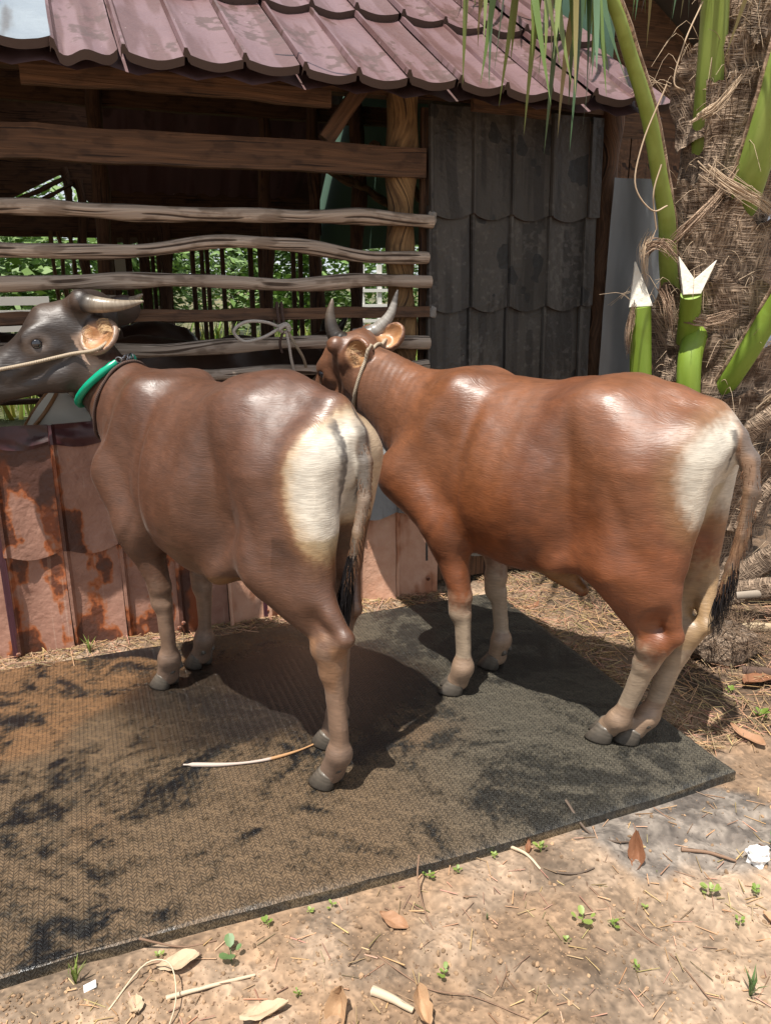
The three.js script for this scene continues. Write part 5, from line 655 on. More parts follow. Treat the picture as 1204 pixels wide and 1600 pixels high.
qR.paint = (x, y, z) => {
  const nz = fbm(x * 5 + 7, y * 5, z * 5 + 2, 4) - 0.5, f = n3(x * 90, y * 90, z * 90) - 0.5;
  let c = mottled(v3.mix([0.2, 0.074, 0.03], [0.215, 0.066, 0.021], sstep(1.0, 0.7, y + 0.2 * nz)), x, y, z, 0.75);
  c = v3.mix(c, mottled([0.16, 0.074, 0.042], x, y, z), 0.7 * sstep(0.5, 0.75, x));
  // shading of the flank hollow, painted as a dark band behind the ribs
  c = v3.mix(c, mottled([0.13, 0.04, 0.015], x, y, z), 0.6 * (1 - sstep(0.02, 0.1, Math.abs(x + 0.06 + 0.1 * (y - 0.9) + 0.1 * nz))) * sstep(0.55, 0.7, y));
  const e = ((x + 0.65) / 0.14) ** 2 + ((y - 0.99) / 0.19) ** 2 + 0.4 * nz + 0.25 * f;
  if (x < -0.3 && y > 0.62) { c = v3.mix(c, mottled(COAT.tan, x, y, z), 1 - sstep(1.0, 2.6, e)); c = v3.mix(c, mottled([0.7, 0.65, 0.56], x, y, z, 0.12), 1 - sstep(0.5, 1.4, e)); }
  // pale stripe running down the inner thigh
  if (x < -0.46 && y > 0.62 && y < 0.95) { const s = 1 - sstep(0.03, 0.075, Math.abs(z + 0.03 - 0.15 * (y - 0.9))); c = v3.mix(c, mottled([0.5, 0.42, 0.28], x, y, z, 0.3), 0.8 * s * sstep(0.64, 0.75, y)); }
  if (x < -0.5 && y > 0.85 && y < 1.12) { const s = Math.abs(z); c = v3.mix(c, [0.05, 0.04, 0.04], sstep(0.028, 0.034, s + 0.01 * f) * (1 - sstep(0.04, 0.055, s + 0.02 * f)) * sstep(-0.58, -0.6, x) * 0.8); }
  if (x < -0.45) { const k = 1 - sstep(0.004, 0.012, onTail(qR, x, y, z)); c = v3.mix(c, mottled(v3.mix([0.22, 0.115, 0.06], [0.1, 0.06, 0.045], sstep(0.5, 0.7, n3(x * 30, y * 9, z * 30))), x, y, z, 0.7), 0.9 * k); }
  const be = ((x + 0.17) / 0.15) ** 2 + ((y - 0.55) / 0.07) ** 2; if (y < 0.7) c = v3.mix(c, mottled(COAT.ochre, x, y, z), 0.8 * (1 - sstep(0.6, 1.2, be + nz)) * (x > -0.34 ? 1 : 0));
  const st = (x < 0 ? sstep(0.46, 0.31, y + 0.3 * nz + 0.06 * f) : sstep(0.53, 0.34, y + 0.35 * nz + 0.06 * f)); c = v3.mix(c, mottled(COAT.sock, x, y, z, 0.6), st);
  if (y < 0.17) c = v3.mix(c, mottled([0.3, 0.19, 0.125], x, y, z, 0.7), 0.7);
  // inner far hind leg pale
  if (x < -0.38 && z > -0.06 && y < 0.75 && y > 0.38) c = v3.mix(c, mottled([0.4, 0.28, 0.15], x, y, z, 0.8), 0.8 * sstep(0.74, 0.58, y + 0.25 * nz + 0.1 * f) * sstep(-0.06, 0.0, z));
  return earPaint(qR, c, x, y, z);
};
qR.tuft = () => strands(170, 33, r => { const a = r() * 6.28, o = 0.016 * Math.sqrt(r()), y0 = 0.57 + 0.16 * r(), sp = 0.034; const x = -0.612 + o * Math.cos(a) - (y0 - 0.6) * 0.2, z = o * Math.sin(a), L = 0.1 + 0.07 * r(), dx = (r() - 0.5) * sp, dz = (r() - 0.5) * sp; return [[x, y0, z], [x + dx * 0.8, y0 - L * 0.5, z + dz * 0.8], [x + dx * 0.2, y0 - L, z + dz * 0.2]]; }, 0.0018);
qR.tailHair = tailHairs(qR.tail, 73);
qR.fringe = () => { const e = qR.ears[0], X = v3.norm(e.ax), Zd = v3.norm(v3.add(e.op, X, -v3.dot(e.op, X))), Y = v3.cross(Zd, X); return strands(40, 8, r => { const l = 0.12 + 0.3 * r(), w = (r() - 0.5) * 0.6; const b = v3.add(v3.add(v3.add(e.o, X, l * e.len), Y, w * e.wid), Zd, 0.0); return [b, v3.add(v3.add(b, X, 0.02), Zd, 0.02 + 0.01 * r()), v3.add(v3.add(v3.add(b, X, 0.045 + 0.02 * r()), Zd, 0.012), Y, (r() - 0.5) * 0.03)]; }, 0.0009); };
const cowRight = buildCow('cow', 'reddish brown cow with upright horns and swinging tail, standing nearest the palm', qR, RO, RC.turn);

// ---- cattle resting inside the shed (coarser, in deep shade) ----
const IH = headFrame([0.92, 1.2, 0.05], [0.85, -0.5, 0.1], 0, 1.0);
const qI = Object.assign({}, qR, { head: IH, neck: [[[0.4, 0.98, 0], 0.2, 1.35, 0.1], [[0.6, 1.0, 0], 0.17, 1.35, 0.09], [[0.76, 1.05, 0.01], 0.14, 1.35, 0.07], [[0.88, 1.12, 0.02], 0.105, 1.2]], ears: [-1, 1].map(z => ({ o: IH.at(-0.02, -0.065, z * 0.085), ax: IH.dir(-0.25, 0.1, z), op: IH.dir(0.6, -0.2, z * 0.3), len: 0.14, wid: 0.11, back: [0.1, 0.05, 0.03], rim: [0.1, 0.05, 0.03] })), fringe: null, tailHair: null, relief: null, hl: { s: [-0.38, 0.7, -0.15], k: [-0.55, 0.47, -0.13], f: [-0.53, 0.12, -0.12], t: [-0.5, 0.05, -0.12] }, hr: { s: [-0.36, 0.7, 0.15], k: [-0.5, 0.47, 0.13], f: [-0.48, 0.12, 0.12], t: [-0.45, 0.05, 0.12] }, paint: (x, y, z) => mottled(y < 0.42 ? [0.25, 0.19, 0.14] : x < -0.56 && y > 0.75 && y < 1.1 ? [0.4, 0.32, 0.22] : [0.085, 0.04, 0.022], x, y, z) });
qI.horns = [-1, 1].map(z => ({ r: 0.036, pts: [IH.at(0.01, 0.0, z * 0.05), IH.at(-0.02, 0.03, z * 0.13), IH.at(-0.03, 0.1, z * 0.17), IH.at(-0.02, 0.17, z * 0.15)], col: t => [0.08, 0.07, 0.06] }));
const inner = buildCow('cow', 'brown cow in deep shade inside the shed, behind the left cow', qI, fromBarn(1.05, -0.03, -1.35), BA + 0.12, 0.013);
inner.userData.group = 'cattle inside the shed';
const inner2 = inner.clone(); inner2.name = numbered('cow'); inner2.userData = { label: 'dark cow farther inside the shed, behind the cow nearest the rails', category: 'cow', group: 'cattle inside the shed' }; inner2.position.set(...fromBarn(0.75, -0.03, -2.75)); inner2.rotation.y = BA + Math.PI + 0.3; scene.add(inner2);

// ---------- collar, ropes ----------
const hoseMat = phys({ color: new THREE.Color(0.0, 0.3, 0.17), roughness: 0.3 }), ropeTex = tex(128, (u, v) => { const s = Math.sin((u * 6 + v * 2) * 6.283) * 0.5 + 0.5; return 0.35 + 0.65 * s; }, false, 20);
const ropeMat = std({ color: new THREE.Color(0.36, 0.29, 0.21), bumpMap: ropeTex, bumpScale: 0.002, roughness: 0.9 }), brownRope = std({ color: new THREE.Color(0.07, 0.04, 0.03), bumpMap: ropeTex, bumpScale: 0.002, roughness: 0.9 }), paleRope = std({ color: new THREE.Color(0.5, 0.44, 0.38), bumpMap: ropeTex, bumpScale: 0.002, roughness: 0.9 }), chainMat = std({ color: new THREE.Color(0.5, 0.5, 0.52), metalness: 0.9, roughness: 0.35 });
const toL = p => { const v = V(...p).applyAxisAngle(V(0, 1, 0), LC.turn); return [v.x + LO[0], v.y + LO[1], v.z + LO[2]]; }, toR = p => { const v = V(...p).applyAxisAngle(V(0, 1, 0), RC.turn); return [v.x + RO[0], v.y + RO[1], v.z + RO[2]]; };
// ring round a limb: march from the axis outwards to the skin
const fieldL = cowField(qL), fieldR = cowField(qR);
function ring(F, c, A, B, n, lift, lim = 0.17, a0 = 0, a1 = 6.2832) { const out = []; for (let i = 0; i <= n; i++) { const a = lerp(a0, a1, i / n), d = v3.add(A.map(x => x * Math.cos(a)), B, Math.sin(a)); let r = 0.02; while (r < lim && F.eval(c[0] + d[0] * r, c[1] + d[1] * r, c[2] + d[2] * r, F.p) < 0) r += 0.003; out.push(v3.add(c, d, r + lift)); } return out; }
{
  const c = [0.7, 1.155, -0.05], ax = v3.norm([0.42, 0.62, -0.25]), A = v3.norm(v3.cross(ax, [0, 0, 1])), B = v3.cross(ax, A); const pts = ring(fieldL, c, A, B, 40, 0.012).map(toL);
  const g = thing('hose_collar', 'bright green rubber hose collar round the neck of the dark brown cow', 'collar', toL(c)); const rel = pts.map(p => V(p[0] - g.position.x, p[1] - g.position.y, p[2] - g.position.z)); rel.pop();
  // gap at the top is closed by a chain
  let top = 0; rel.forEach((p, i) => { if (p.y + p.x * 0.6 > rel[top].y + rel[top].x * 0.6) top = i; }); const ord = rel.map((_, i) => rel[(top + 2 + i) % rel.length]).slice(0, rel.length - 3); part('hose', tube(ord, 0.0145, 90, 12), hoseMat, g);
  const e0 = ord[ord.length - 1], e1 = ord[0]; for (let k = 0; k < 5; k++) { const l = part('chain_link', new THREE.TorusGeometry(0.011, 0.003, 6, 12), chainMat, g); l.position.copy(e0).lerp(e1, (k + 0.5) / 5).add(V(0.004, 0.008, 0)); l.rotation.set(k % 2 ? 1.3 : 0.2, 0.6 * k, 0.4); }
  // dark strap lower on the neck
  const c2 = [0.6, 1.1, -0.03], ax2 = v3.norm([0.75, 0.3, -0.12]), A2 = v3.norm(v3.cross(ax2, [0, 0, 1])), B2 = v3.cross(ax2, A2); const p2 = ring(fieldL, c2, A2, B2, 40, 0.004).map(toL); const s = solo('neck_rope', tube(p2.map(p => V(...p)), 0.006, 90, 8), brownRope, 'dark brown rope round the neck below the green collar', 'rope');
  // halter along the face
  const hp = [LH.at(0.42, -0.08, -0.07), LH.at(0.34, -0.095, -0.075), LH.at(0.24, -0.112, -0.095), LH.at(0.12, -0.13, -0.1), LH.at(0.03, -0.14, -0.1), LH.at(-0.06, -0.12, -0.09)].map(p => { let q = p, k = 0; while (k++ < 40 && fieldL.eval(q[0], q[1], q[2], fieldL.p) < 0.006) q = v3.add(q, LH.R, -0.004); k = 0; while (k++ < 20 && fieldL.eval(q[0], q[1], q[2], fieldL.p) > 0.012) q = v3.add(q, LH.R, 0.003); return toL(q); });
  solo('halter_rope', tube(hp.map(p => V(...p)), 0.0065, 60, 8), ropeMat, 'pale rope halter running along the cheek of the dark brown cow', 'rope');
  const c3 = [0.865, 1.15, 0.02], ax3 = v3.norm([0.85, 0.3, -0.35]), A3 = v3.norm(v3.cross(ax3, [0, 0, 1])), B3 = v3.cross(ax3, A3); solo('halter_rope', tube(ring(fieldR, c3, A3, B3, 40, 0.005).map(toR).map(p => V(...p)), 0.007, 90, 8), ropeMat, 'thin rope halter behind the ears of the reddish brown cow', 'rope');
}
{ // rope knotted on the rails
  const g = thing('tied_rope', 'knotted rope with a loop hanging on the shed rails between the cows', 'rope', fromBarn(1.28, 1.33, 0.07), BA);
  part('loop', tube([[0, 0, 0.01], [-0.08, 0.03, 0.03], [-0.17, 0.03, 0.03], [-0.215, -0.005, 0.03], [-0.18, -0.045, 0.03], [-0.1, -0.035, 0.035], [-0.02, 0.0, 0.02]], 0.007, 70, 8), paleRope, g);
  for (const dx of [-0.012, 0.008]) part('wrap', tube([[dx, 0.0, 0.02], [dx - 0.005, 0.06, 0.0], [dx, 0.105, -0.03], [dx, 0.06, -0.06], [dx, 0.0, -0.05]], 0.007, 30, 8), brownRope, g);
  part('knot', tube([[-0.02, 0.01, 0.02], [0.01, 0.02, 0.035], [0.025, 0.0, 0.03], [0.0, -0.015, 0.025], [-0.02, 0.0, 0.04], [0.005, 0.015, 0.045], [0.02, -0.01, 0.04]], 0.008, 50, 8), paleRope, g);
  part('tail_end', tube([[0.01, -0.01, 0.03], [0.02, -0.07, 0.03], [0.03, -0.13, 0.02], [0.05, -0.2, 0.0]], 0.0065, 30, 8), paleRope, g); part('tail_end', tube([[0.015, -0.01, 0.03], [0.05, -0.07, 0.03], [0.09, -0.13, 0.0], [0.12, -0.2, -0.05]], 0.0065, 30, 8), ropeMat, g); part('tail_end', tube([[-0.005, -0.01, 0.03], [-0.02, -0.06, 0.03], [-0.01, -0.1, 0.02]], 0.006, 20, 8), brownRope, g);
}
{ // feed tub behind the wall
  const g = thing('feed_tub', 'cream plastic feed tub with brown rim leaning behind the rusty wall', 'tub', fromBarn(0.42, 0.86, -0.34), BA); const pr = [[0.0, 0], [0.15, 0], [0.17, 0.02], [0.205, 0.3], [0.215, 0.31], [0.2, 0.31], [0.16, 0.03], [0, 0.02]].map(p => new THREE.Vector2(...p)); const t = part('bowl', new THREE.LatheGeometry(pr, 40), std({ color: new THREE.Color(0.78, 0.74, 0.64), roughness: 0.5 }), g); const rim = part('rim', new THREE.TorusGeometry(0.213, 0.014, 10, 48).rotateX(Math.PI / 2).translate(0, 0.31, 0), std({ color: new THREE.Color(0.3, 0.15, 0.06), roughness: 0.5 }), g); g.scale.setScalar(0.62); g.rotation.set(0.55, BA - 0.4, 0.75);
  // the feed shelf it stands on
  board('feed_shelf', -0.7, 1.7, 0.66, 0.7, -0.6, -0.05, darkWood, shed, 66);
}
// ---------- litter on the ground ----------
const dryMats = [[0.3, 0.16, 0.085], [0.36, 0.22, 0.12], [0.2, 0.085, 0.04], [0.42, 0.31, 0.2]].map(c => std({ color: new THREE.Color(...c), roughness: 0.7, side: THREE.DoubleSide, bumpMap: fineBump, bumpScale: 0.003 }));
const gy = (x, z) => { const [m, n] = toMat(x, z); return (m < 0 && n < 0 && n > -MW && m > -ML) ? 0.0 : gh(x, z); };
function dryLeafGeo(L, W, curl, fold, seed) { const nu = 10, nv = 6, pos = [], uv = [], idx = []; for (let i = 0; i <= nu; i++) for (let j = 0; j <= nv; j++) { const t = i / nu, s = j / nv * 2 - 1, w = W * Math.pow(Math.sin(Math.PI * clamp(t * 0.96 + 0.02)), 0.75) * (t < 0.5 ? 1 : 1 - 0.2 * (t - 0.5)) * (0.75 + 0.5 * n3(t * 9 + seed, s * 2, seed * 3)); const y = fold * Math.abs(s) * w + curl * Math.pow(Math.abs(t - 0.4) * 2, 2) * L * 0.5 + 0.006 * (n3(t * 5, s * 3, seed) - 0.5) * 2 + 0.004; pos.push((t - 0.5) * L, y, s * w * (1 - 0.25 * fold) + 0.1 * L * Math.sin(t * 3 + seed) * 0.3); uv.push(t * L, s * W); } for (let i = 0; i < nu; i++) for (let j = 0; j < nv; j++) { const a = i * (nv + 1) + j; idx.push(a, a + 1, a + nv + 1, a + 1, a + nv + 2, a + nv + 1); } const g = new THREE.BufferGeometry(); g.setAttribute('position', new THREE.Float32BufferAttribute(pos, 3)); g.setAttribute('uv', new THREE.Float32BufferAttribute(uv, 2)); g.setIndex(idx); g.computeVertexNormals(); return g; }
[['curled rust brown dry leaf standing by the patch of ash', 0.712, -1.84, 0.1, 0.03, 0.9, 0.9, 2, 1.2, 0], ['flat tan dry leaf left of the green seedling', -0.495, -1.478, 0.1, 0.03, 0.15, 0.2, 3, 0.2, 1], ['upright tan dry leaf at the bottom edge', -0.1, -1.36, 0.1, 0.035, 0.5, 0.8, 1, 1.1, 2], ['pale pink dry leaf lying at the bottom edge left of the tan one', -0.27, -1.347, 0.11, 0.024, 0.2, 0.3, 3, 0.25, 3], ['rolled brown dry leaf beside the short stick at the bottom', 0.085, -1.35, 0.08, 0.03, 0.7, 1.1, 1, 1.9, 4], ['dull pink dry leaf near the thin upright twig', 0.02, -1.6, 0.08, 0.022, 0.3, 0.5, 0, 2.8, 5], ['large orange dry leaf on the litter at the right edge', 1.5, -2.78, 0.22, 0.06, 0.2, 0.35, 2, 0.5, 6], ['brown dry leaf fallen just beyond the mat corner', 1.28, -2.42, 0.13, 0.03, 0.3, 0.5, 0, 2.3, 7], ['pale dry leaf scrap right of the mat corner', 1.42, -2.33, 0.07, 0.025, 0.2, 0.3, 3, 0.9, 8], ['small dry leaf on the lilac soil at the lower left', -0.56, -1.36, 0.05, 0.018, 0.2, 0.3, 3, 1.9, 9], ['reddish dry leaf under the belly of the reddish cow', 0.72, -3.55, 0.09, 0.03, 0.5, 0.5, 2, 0.4, 10], ['dark dry leaf at the right edge below the husk', 1.56, -2.62, 0.15, 0.03, 0.3, 0.6, 0, 2.6, 11], ['small tan dry leaf by the white crumpled paper', 1.0, -1.62, 0.06, 0.018, 0.3, 0.4, 1, 2.2, 12], ['brown dry leaf shard below the front edge of the mat', 0.41, -2.0, 0.05, 0.01, 0.2, 0.5, 2, 1.3, 13]].forEach(([l, x, z, L, W, c, f, k, ry, s]) => { const m = solo('dry_leaf', dryLeafGeo(L, W, c, f, s), dryMats[k], l, 'leaf', 'dry leaves on the ground'); while (toMat(x, z)[1] < 0.03 && toMat(x, z)[0] < 0.02 && toMat(x, z)[1] > -0.8) z += 0.01; m.position.set(x, gy(x, z) + 0.004, z); m.rotation.set((s % 3 - 1) * 0.2, ry, s === 0 || s === 2 ? 0.7 : 0.08); });
const twigMats = [[0.33, 0.24, 0.16], [0.1, 0.07, 0.05], [0.5, 0.4, 0.28], [0.2, 0.12, 0.075]].map(c => std({ color: new THREE.Color(...c), roughness: 0.8 }));
function twig(label, pts, r, k) { const P = pts.map(([x, z, up = 0]) => V(x, gy(x, z) + r * 0.9 + up, z)); return solo('twig', tube(P, t => r * (1.05 - 0.4 * t), 20, 7, { rough: (l, a) => 0.3 * (n3(l * 40, a, k) - 0.5) }), twigMats[k], label, 'twig', 'twigs on the ground'); }
twig('straight tan stick lying below the green seedling', [[-0.499, -1.38], [-0.4, -1.415], [-0.309, -1.453]], 0.0055, 2); twig('short thick peeled stick at the bottom edge', [[-0.03, -1.4], [0.02, -1.375], [0.062, -1.355]], 0.011, 2); twig('curved dark twig below the mat beside the ash', [[0.55, -2.03, 0.01], [0.6, -1.93], [0.66, -1.885], [0.73, -1.9]], 0.004, 1); twig('pale straight stick by the weed below the mat', [[0.355, -1.885], [0.4, -1.83], [0.43, -1.79]], 0.005, 2);
twig('thin brown twig standing crookedly in the bare soil', [[0.09, -1.74, 0.09], [0.085, -1.7, 0.05], [0.1, -1.64, 0.02], [0.12, -1.58]], 0.0025, 3); twig('dark stick lying on the soil left of the white paper', [[0.85, -1.87], [0.93, -1.86], [0.99, -1.825]], 0.006, 3); twig('arched dry grass stalk at the lower left', [[-0.62, -1.35], [-0.56, -1.45, 0.03], [-0.5, -1.43, 0.05], [-0.47, -1.36, 0.03], [-0.48, -1.3]], 0.002, 2); twig('long thin stalk crossing the bottom centre', [[-0.02, -1.5], [0.1, -1.42], [0.2, -1.4], [0.32, -1.34]], 0.002, 3); twig('fine stalk at the lower right among seedlings', [[0.55, -1.72], [0.62, -1.6], [0.7, -1.5], [0.74, -1.38]], 0.0025, 3); twig('small dark twig below the ash patch', [[0.47, -1.78], [0.53, -1.775], [0.58, -1.79]], 0.003, 1); twig('thin twig by the front edge of the mat on the left', [[-0.6, -1.52], [-0.5, -1.53], [-0.42, -1.55]], 0.003, 3); twig('short stalk beside the rolled leaf', [[0.25, -1.55], [0.29, -1.48], [0.27, -1.43]], 0.002, 3);
{ const P = [[-0.666, -2.223], [-0.52, -2.225], [-0.4, -2.25], [-0.3, -2.3], [-0.244, -2.342]].map(([x, z]) => V(x, 0.005, z)); const n = P.length; const m = solo('peeled_stick', colouredTube(P, t => 0.0062 * (t < 0.05 ? 0.4 : 1) * (1.1 - 0.6 * t) * (1 + 0.2 * Math.sin(t * 13)), 40, 8, t => t < 0.55 ? [0.42, 0.34, 0.29] : [0.4, 0.22, 0.1]), std({ vertexColors: true, roughness: 0.6 }), 'long peeled stick, white at one end, lying on the rubber mat', 'stick'); }
{ const g = new THREE.IcosahedronGeometry(0.035, 4), p = g.attributes.position; for (let i = 0; i < p.count; i++) { const x = p.getX(i), y = p.getY(i), z = p.getZ(i), k = 0.7 + 0.7 * Math.abs(fbm(x * 40, y * 40, z * 40, 2) - 0.5) * 2; p.setXYZ(i, x * k, y * k * 0.9, z * k); } g.computeVertexNormals(); const m = solo('crumpled_paper', g, std({ color: new THREE.Color(0.75, 0.75, 0.74), roughness: 0.8, flatShading: true }), 'crumpled white paper on the soil at the right edge', 'paper'); m.position.set(1.045, gy(1.045, -1.82) + 0.02, -1.82); m.scale.set(1, 1.1, 0.9); const q = solo('paper_scrap', new THREE.BoxGeometry(0.028, 0.003, 0.018), m.material, 'tiny white paper scrap in the grass at the lower left', 'paper'); q.position.set(-0.68, gy(-0.68, -1.405) + 0.006, -1.405); q.rotation.set(0.2, 0.4, 0.2); }
// weeds: small rosettes
const weedMats = [[0.17, 0.25, 0.04], [0.24, 0.31, 0.07], [0.12, 0.2, 0.07]].map(c => phys({ color: new THREE.Color(...c), roughness: 0.5, side: THREE.DoubleSide, transmission: 0.25, thickness: 0 }));
const roundLeaf = (() => { const n = 8, pos = [0, 0, 0], idx = [], R = []; for (let i = 0; i <= n; i++) { const a = i / n * Math.PI * 2, r = 0.5 * (1 - 0.18 * Math.cos(a)); pos.push(0.5 + r * Math.cos(a), 0.1 * Math.sin(a) * Math.sin(a) + 0.08 * Math.cos(a), 0.38 * Math.sin(a)); } pos[0] = 0.5; for (let i = 1; i <= n; i++) idx.push(0, i + 1, i); const g = new THREE.BufferGeometry(); g.setAttribute('position', new THREE.Float32BufferAttribute(pos, 3)); g.setIndex(idx); g.computeVertexNormals(); return g; })();
const bladeLeaf = (() => { const pos = [0, 0, -0.04, 0, 0, 0.04, 0.5, 0.35, -0.045, 0.5, 0.35, 0.045, 1, 0.45, 0]; const g = new THREE.BufferGeometry(); g.setAttribute('position', new THREE.Float32BufferAttribute(pos, 3)); g.setIndex([0, 1, 2, 1, 3, 2, 2, 3, 4]); g.computeVertexNormals(); return g; })();
function weed(label, x, z, size, n, kind, mat, seed, up = 0.5) { while (toMat(x, z)[1] < 0.025 && toMat(x, z)[0] < 0.02 && toMat(x, z)[1] > -0.8) z += 0.01; const g = thing('weed', label, 'weed', [x, gy(x, z), z], 0, 'weeds in the soil'); const R = rng(seed); for (let i = 0; i < n; i++) { const m = part(kind ? 'blade' : 'leaf', kind ? bladeLeaf : roundLeaf, weedMats[mat], g); const a = i / n * 6.28 + R(), s = size * 0.8 * (0.5 + 0.7 * R()), st = kind ? 0 : size * 0.6 * R(); m.rotation.set(0, a, 0); m.rotateZ((kind ? 0.5 : 0.15) + up * R()); m.scale.setScalar(s); m.position.set(Math.cos(a) * st, (kind ? 0 : 0.3 * size + size * up * R()) + 0.002, -Math.sin(a) * st); } if (!kind) part('stem', new THREE.CylinderGeometry(0.0012, 0.0016, size * 0.9, 5).translate(0, size * 0.35, 0), weedMats[mat], g); return g; }
weed('broad leaved green seedling below the front edge of the mat', -0.372, -1.493, 0.045, 4, 0, 2, 1, 0.3); weed('leafy weed cluster beside the pale stick below the mat', 0.442, -1.85, 0.02, 14, 0, 1, 2, 0.9); weed('bright seedling cluster left of the white paper', 0.865, -1.7, 0.024, 12, 0, 1, 3, 0.6); weed('tall grassy weed in the lower right corner', 0.84, -1.4, 0.08, 14, 1, 2, 4, 0.7); weed('grass tuft against the foot of the rusty wall', ...(() => { const p = fromBarn(0.36, 0, 0.1); return [p[0], p[2]]; })(), 0.09, 14, 1, 1, 5, 0.8); weed('grass tuft in the lower left corner', -0.72, -1.42, 0.07, 16, 1, 1, 6, 0.8); weed('yellowing leaf seedling on the bare soil right of centre', 0.5, -1.6, 0.035, 5, 0, 1, 7, 0.5); weed('round seedling pair nearest the mat edge at centre left', -0.195, -1.7, 0.014, 4, 0, 1, 8, 0.3); weed('green weed at the right edge above the mat corner', 1.4, -2.57, 0.03, 12, 0, 0, 9, 0.8); weed('small green weed beside the coconut husk', 1.34, -2.72, 0.025, 8, 0, 0, 10, 0.8); weed('weed growing at the right edge by the crumpled paper', 1.12, -1.87, 0.03, 10, 0, 2, 11, 0.9); weed('feathery grey green weed left of the yellowing seedling', 0.26, -1.62, 0.03, 16, 1, 2, 12, 1.0);
{ const R = rng(909); const spots = [[0.58, -1.6, 'tiny bright seedling right of the yellowing one'], [0.31, -1.95, 'tiny seedling under the mat edge, right of centre'], [0.12, -1.9, 'tiny seedling close below the mat at centre'], [0.02, -1.85, 'tiny seedling below the mat left of centre'], [-0.3, -1.66, 'tiny grass sprout touching the mat edge at left'], [-0.55, -1.56, 'lone sprout at the mat edge far left'], [0.2, -1.78, 'tiny weed in the middle of the bare soil'], [0.75, -1.78, 'tiny weed below the curled leaf'], [0.9, -1.6, 'small weed above the lower right corner grass'], [0.68, -1.66, 'small weed left of the bright cluster'], [0.6, -1.47, 'small sprout in the lower right soil'], [0.38, -1.42, 'small sprout at the bottom right of centre'], [0.14, -1.46, 'small sprout at the bottom centre'], [-0.14, -1.68, 'pair of round sprouts below the mat'], [1.0, -1.72, 'small weed just left of the paper'], [0.95, -1.5, 'sprout near the right bottom edge'], [-0.2, -1.4, 'sprout near the bottom left of centre'], [0.45, -1.55, 'sprout beside the yellowing seedling']]; spots.forEach(([x, z, l], i) => weed(l, x, z, 0.012 + 0.008 * R(), 5 + Math.floor(4 * R()), i % 4 === 3 ? 1 : 0, i % 2, 50 + i, 0.5)); }
{ // straw, fibres and twigs strewn along the wall and under the palm (uncountable)
  const st = new THREE.CylinderGeometry(0.0012, 0.0008, 1, 5).rotateZ(Math.PI / 2), bend = st.attributes.position; const R = rng(5150), N = 6400, im = new THREE.InstancedMesh(st, std({ color: new THREE.Color(0.4, 0.3, 0.2), roughness: 0.85 }), N), m = new THREE.Matrix4(), q = new THREE.Quaternion(), c = new THREE.Color();
  for (let i = 0; i < N; i++) { let x, z, lift = 0.012, k = R(); if (k < 0.22) { const p = fromBarn(-0.3 + 2.5 * R(), 0, 0.03 + 0.2 * R() * R()); x = p[0]; z = p[2]; } else if (k < 0.9) { const p = fromMat(0.02 + 1.3 * Math.pow(R(), 1.3), -1.9 + 1.75 * R()); x = p[0]; z = p[1]; lift = 0.025; } else { x = -0.9 + 2.1 * R(); const p = toMat(x, 0); z = -1.25 - 1.0 * R(); if (toMat(x, z)[1] < 0.02) { z = -1.3; } lift = 0.004; } const L = (k < 0.86 ? 0.03 + 0.1 * R() : 0.015 + 0.05 * R()); q.setFromEuler(new THREE.Euler(0, R() * 6.28, (R() - 0.5) * (k < 0.86 ? 0.5 : 0.15))); m.compose(V(x, gy(x, z) + 0.002 + lift * R(), z), q, V(L, 0.8 + R(), 0.8 + R())); im.setMatrixAt(i, m); const g = 0.35 + 0.9 * R(); im.setColorAt(i, c.setRGB(g * (0.9 + 0.3 * R()), g * (0.75 + 0.3 * R()), g * (0.6 + 0.3 * R()))); }
  im.name = 'straw_litter'; tag(im, 'loose straw, fibres and twigs strewn over the soil', 'litter', null, 'stuff'); scene.add(im);
  const cg = new THREE.IcosahedronGeometry(1, 1), p = cg.attributes.position; for (let i = 0; i < p.count; i++) { const k = 0.75 + 0.5 * n3(p.getX(i) * 2, p.getY(i) * 2, p.getZ(i) * 2); p.setXYZ(i, p.getX(i) * k, p.getY(i) * k * 0.7, p.getZ(i) * k); } cg.computeVertexNormals();
  const M = 9000, ic = new THREE.InstancedMesh(cg, std({ color: new THREE.Color(0.34, 0.225, 0.135), roughness: 0.95 }), M); for (let i = 0; i < M; i++) { let x = -1.2 + 2.8 * R(), z = -1.15 - 2.9 * R(); if (toMat(x, z)[1] < 0.015 && toMat(x, z)[0] < 0.015) { z = -1.15 - 0.5 * R(); if (toMat(x, z)[1] < 0.015) z += 0.25; } const s = 0.0009 + 0.0055 * Math.pow(R(), 7); q.setFromEuler(new THREE.Euler(R() * 3, R() * 6, R() * 3)); m.compose(V(x, gy(x, z) + s * 0.3, z), q, V(s * (1 + 0.6 * R()), s, s)); ic.setMatrixAt(i, m); const g = 0.45 + 0.75 * R(); ic.setColorAt(i, c.setRGB(g, g * 0.97, g * 0.94)); } ic.name = 'soil_crumbs'; tag(ic, 'small crumbs and pebbles on the bare soil', 'soil', null, 'stuff'); scene.add(ic);
}
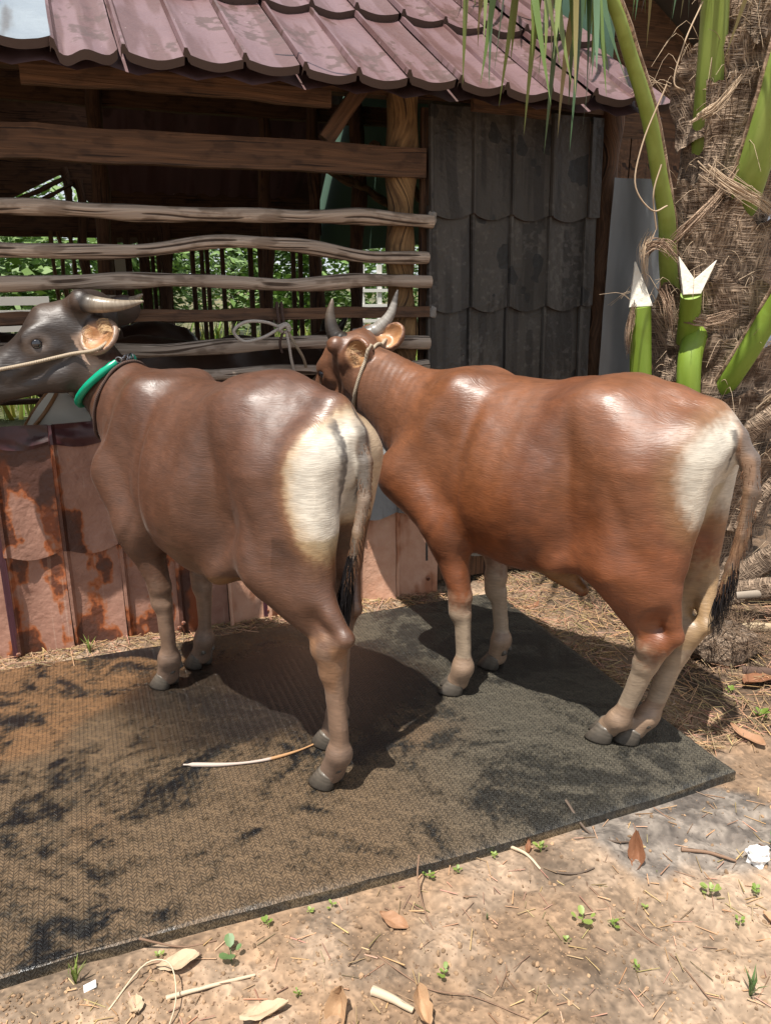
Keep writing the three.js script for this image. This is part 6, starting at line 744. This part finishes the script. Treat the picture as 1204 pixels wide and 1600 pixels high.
{ // coconut husk heap and fallen stalks by the palm
  const g = thing('coconut_husk', 'dark torn coconut husk lying right of the reddish cow', 'husk', [1.42, gh(1.42, -2.98), -2.98]); const b = new THREE.IcosahedronGeometry(0.12, 5), p = b.attributes.position; for (let i = 0; i < p.count; i++) { const x = p.getX(i), y = p.getY(i), z = p.getZ(i), k = 0.8 + 0.5 * (fbm(x * 12, y * 12, z * 12, 4) - 0.3); p.setXYZ(i, x * k * 1.4, y * k * 0.8, z * k); } b.computeVertexNormals(); part('shell', b, fibreMat, g).position.y = 0.06; part('fibre', strands(220, 61, r => { const a = r() * 6.28, e = r() * 1.4, x = 0.15 * Math.cos(a) * Math.cos(e), y = 0.06 + 0.1 * Math.sin(e), z = 0.11 * Math.sin(a) * Math.cos(e), L = 0.05 + 0.08 * r(); return [[x, y, z], [x * 1.3 + (r() - 0.5) * L, y + L * (r() - 0.3), z * 1.3 + (r() - 0.5) * L], [x * 1.5 + (r() - 0.5) * L * 2, Math.max(0.0, y + L * (r() - 0.8)), z * 1.5 + (r() - 0.5) * L * 2]]; }, 0.0022), strandDark, g);
  [['pale fallen palm stalk behind the swinging tail', [[1.5, -3.05, 0.13], [1.75, -2.95, 0.14], [2.1, -2.95, 0.13]], 0.022, [0.4, 0.31, 0.2]], ['grey fallen palm stalk farther right of the tail', [[1.55, -3.2, 0.2], [1.9, -3.15, 0.2], [2.3, -3.2, 0.18]], 0.018, [0.3, 0.25, 0.2]], ['dark rotting palm stalk below the husk', [[1.45, -2.85, 0.05], [1.7, -2.75, 0.06], [2.0, -2.72, 0.06]], 0.025, [0.09, 0.055, 0.04]]].forEach(([l, q, r, c], i) => solo('palm_stalk', tube(q.map(([x, z, y]) => V(x, gh(x, z) + y - 0.05, z)), t => r * (1.1 - 0.4 * t), 16, 9, { flat: 0.6, rough: (l2, a) => 0.3 * (n3(l2 * 12, a, i) - 0.5) }), std({ color: new THREE.Color(...c) }), l, 'stalk', 'fallen palm stalks'));
}

shade(scene);
renderer.render(scene, camera);
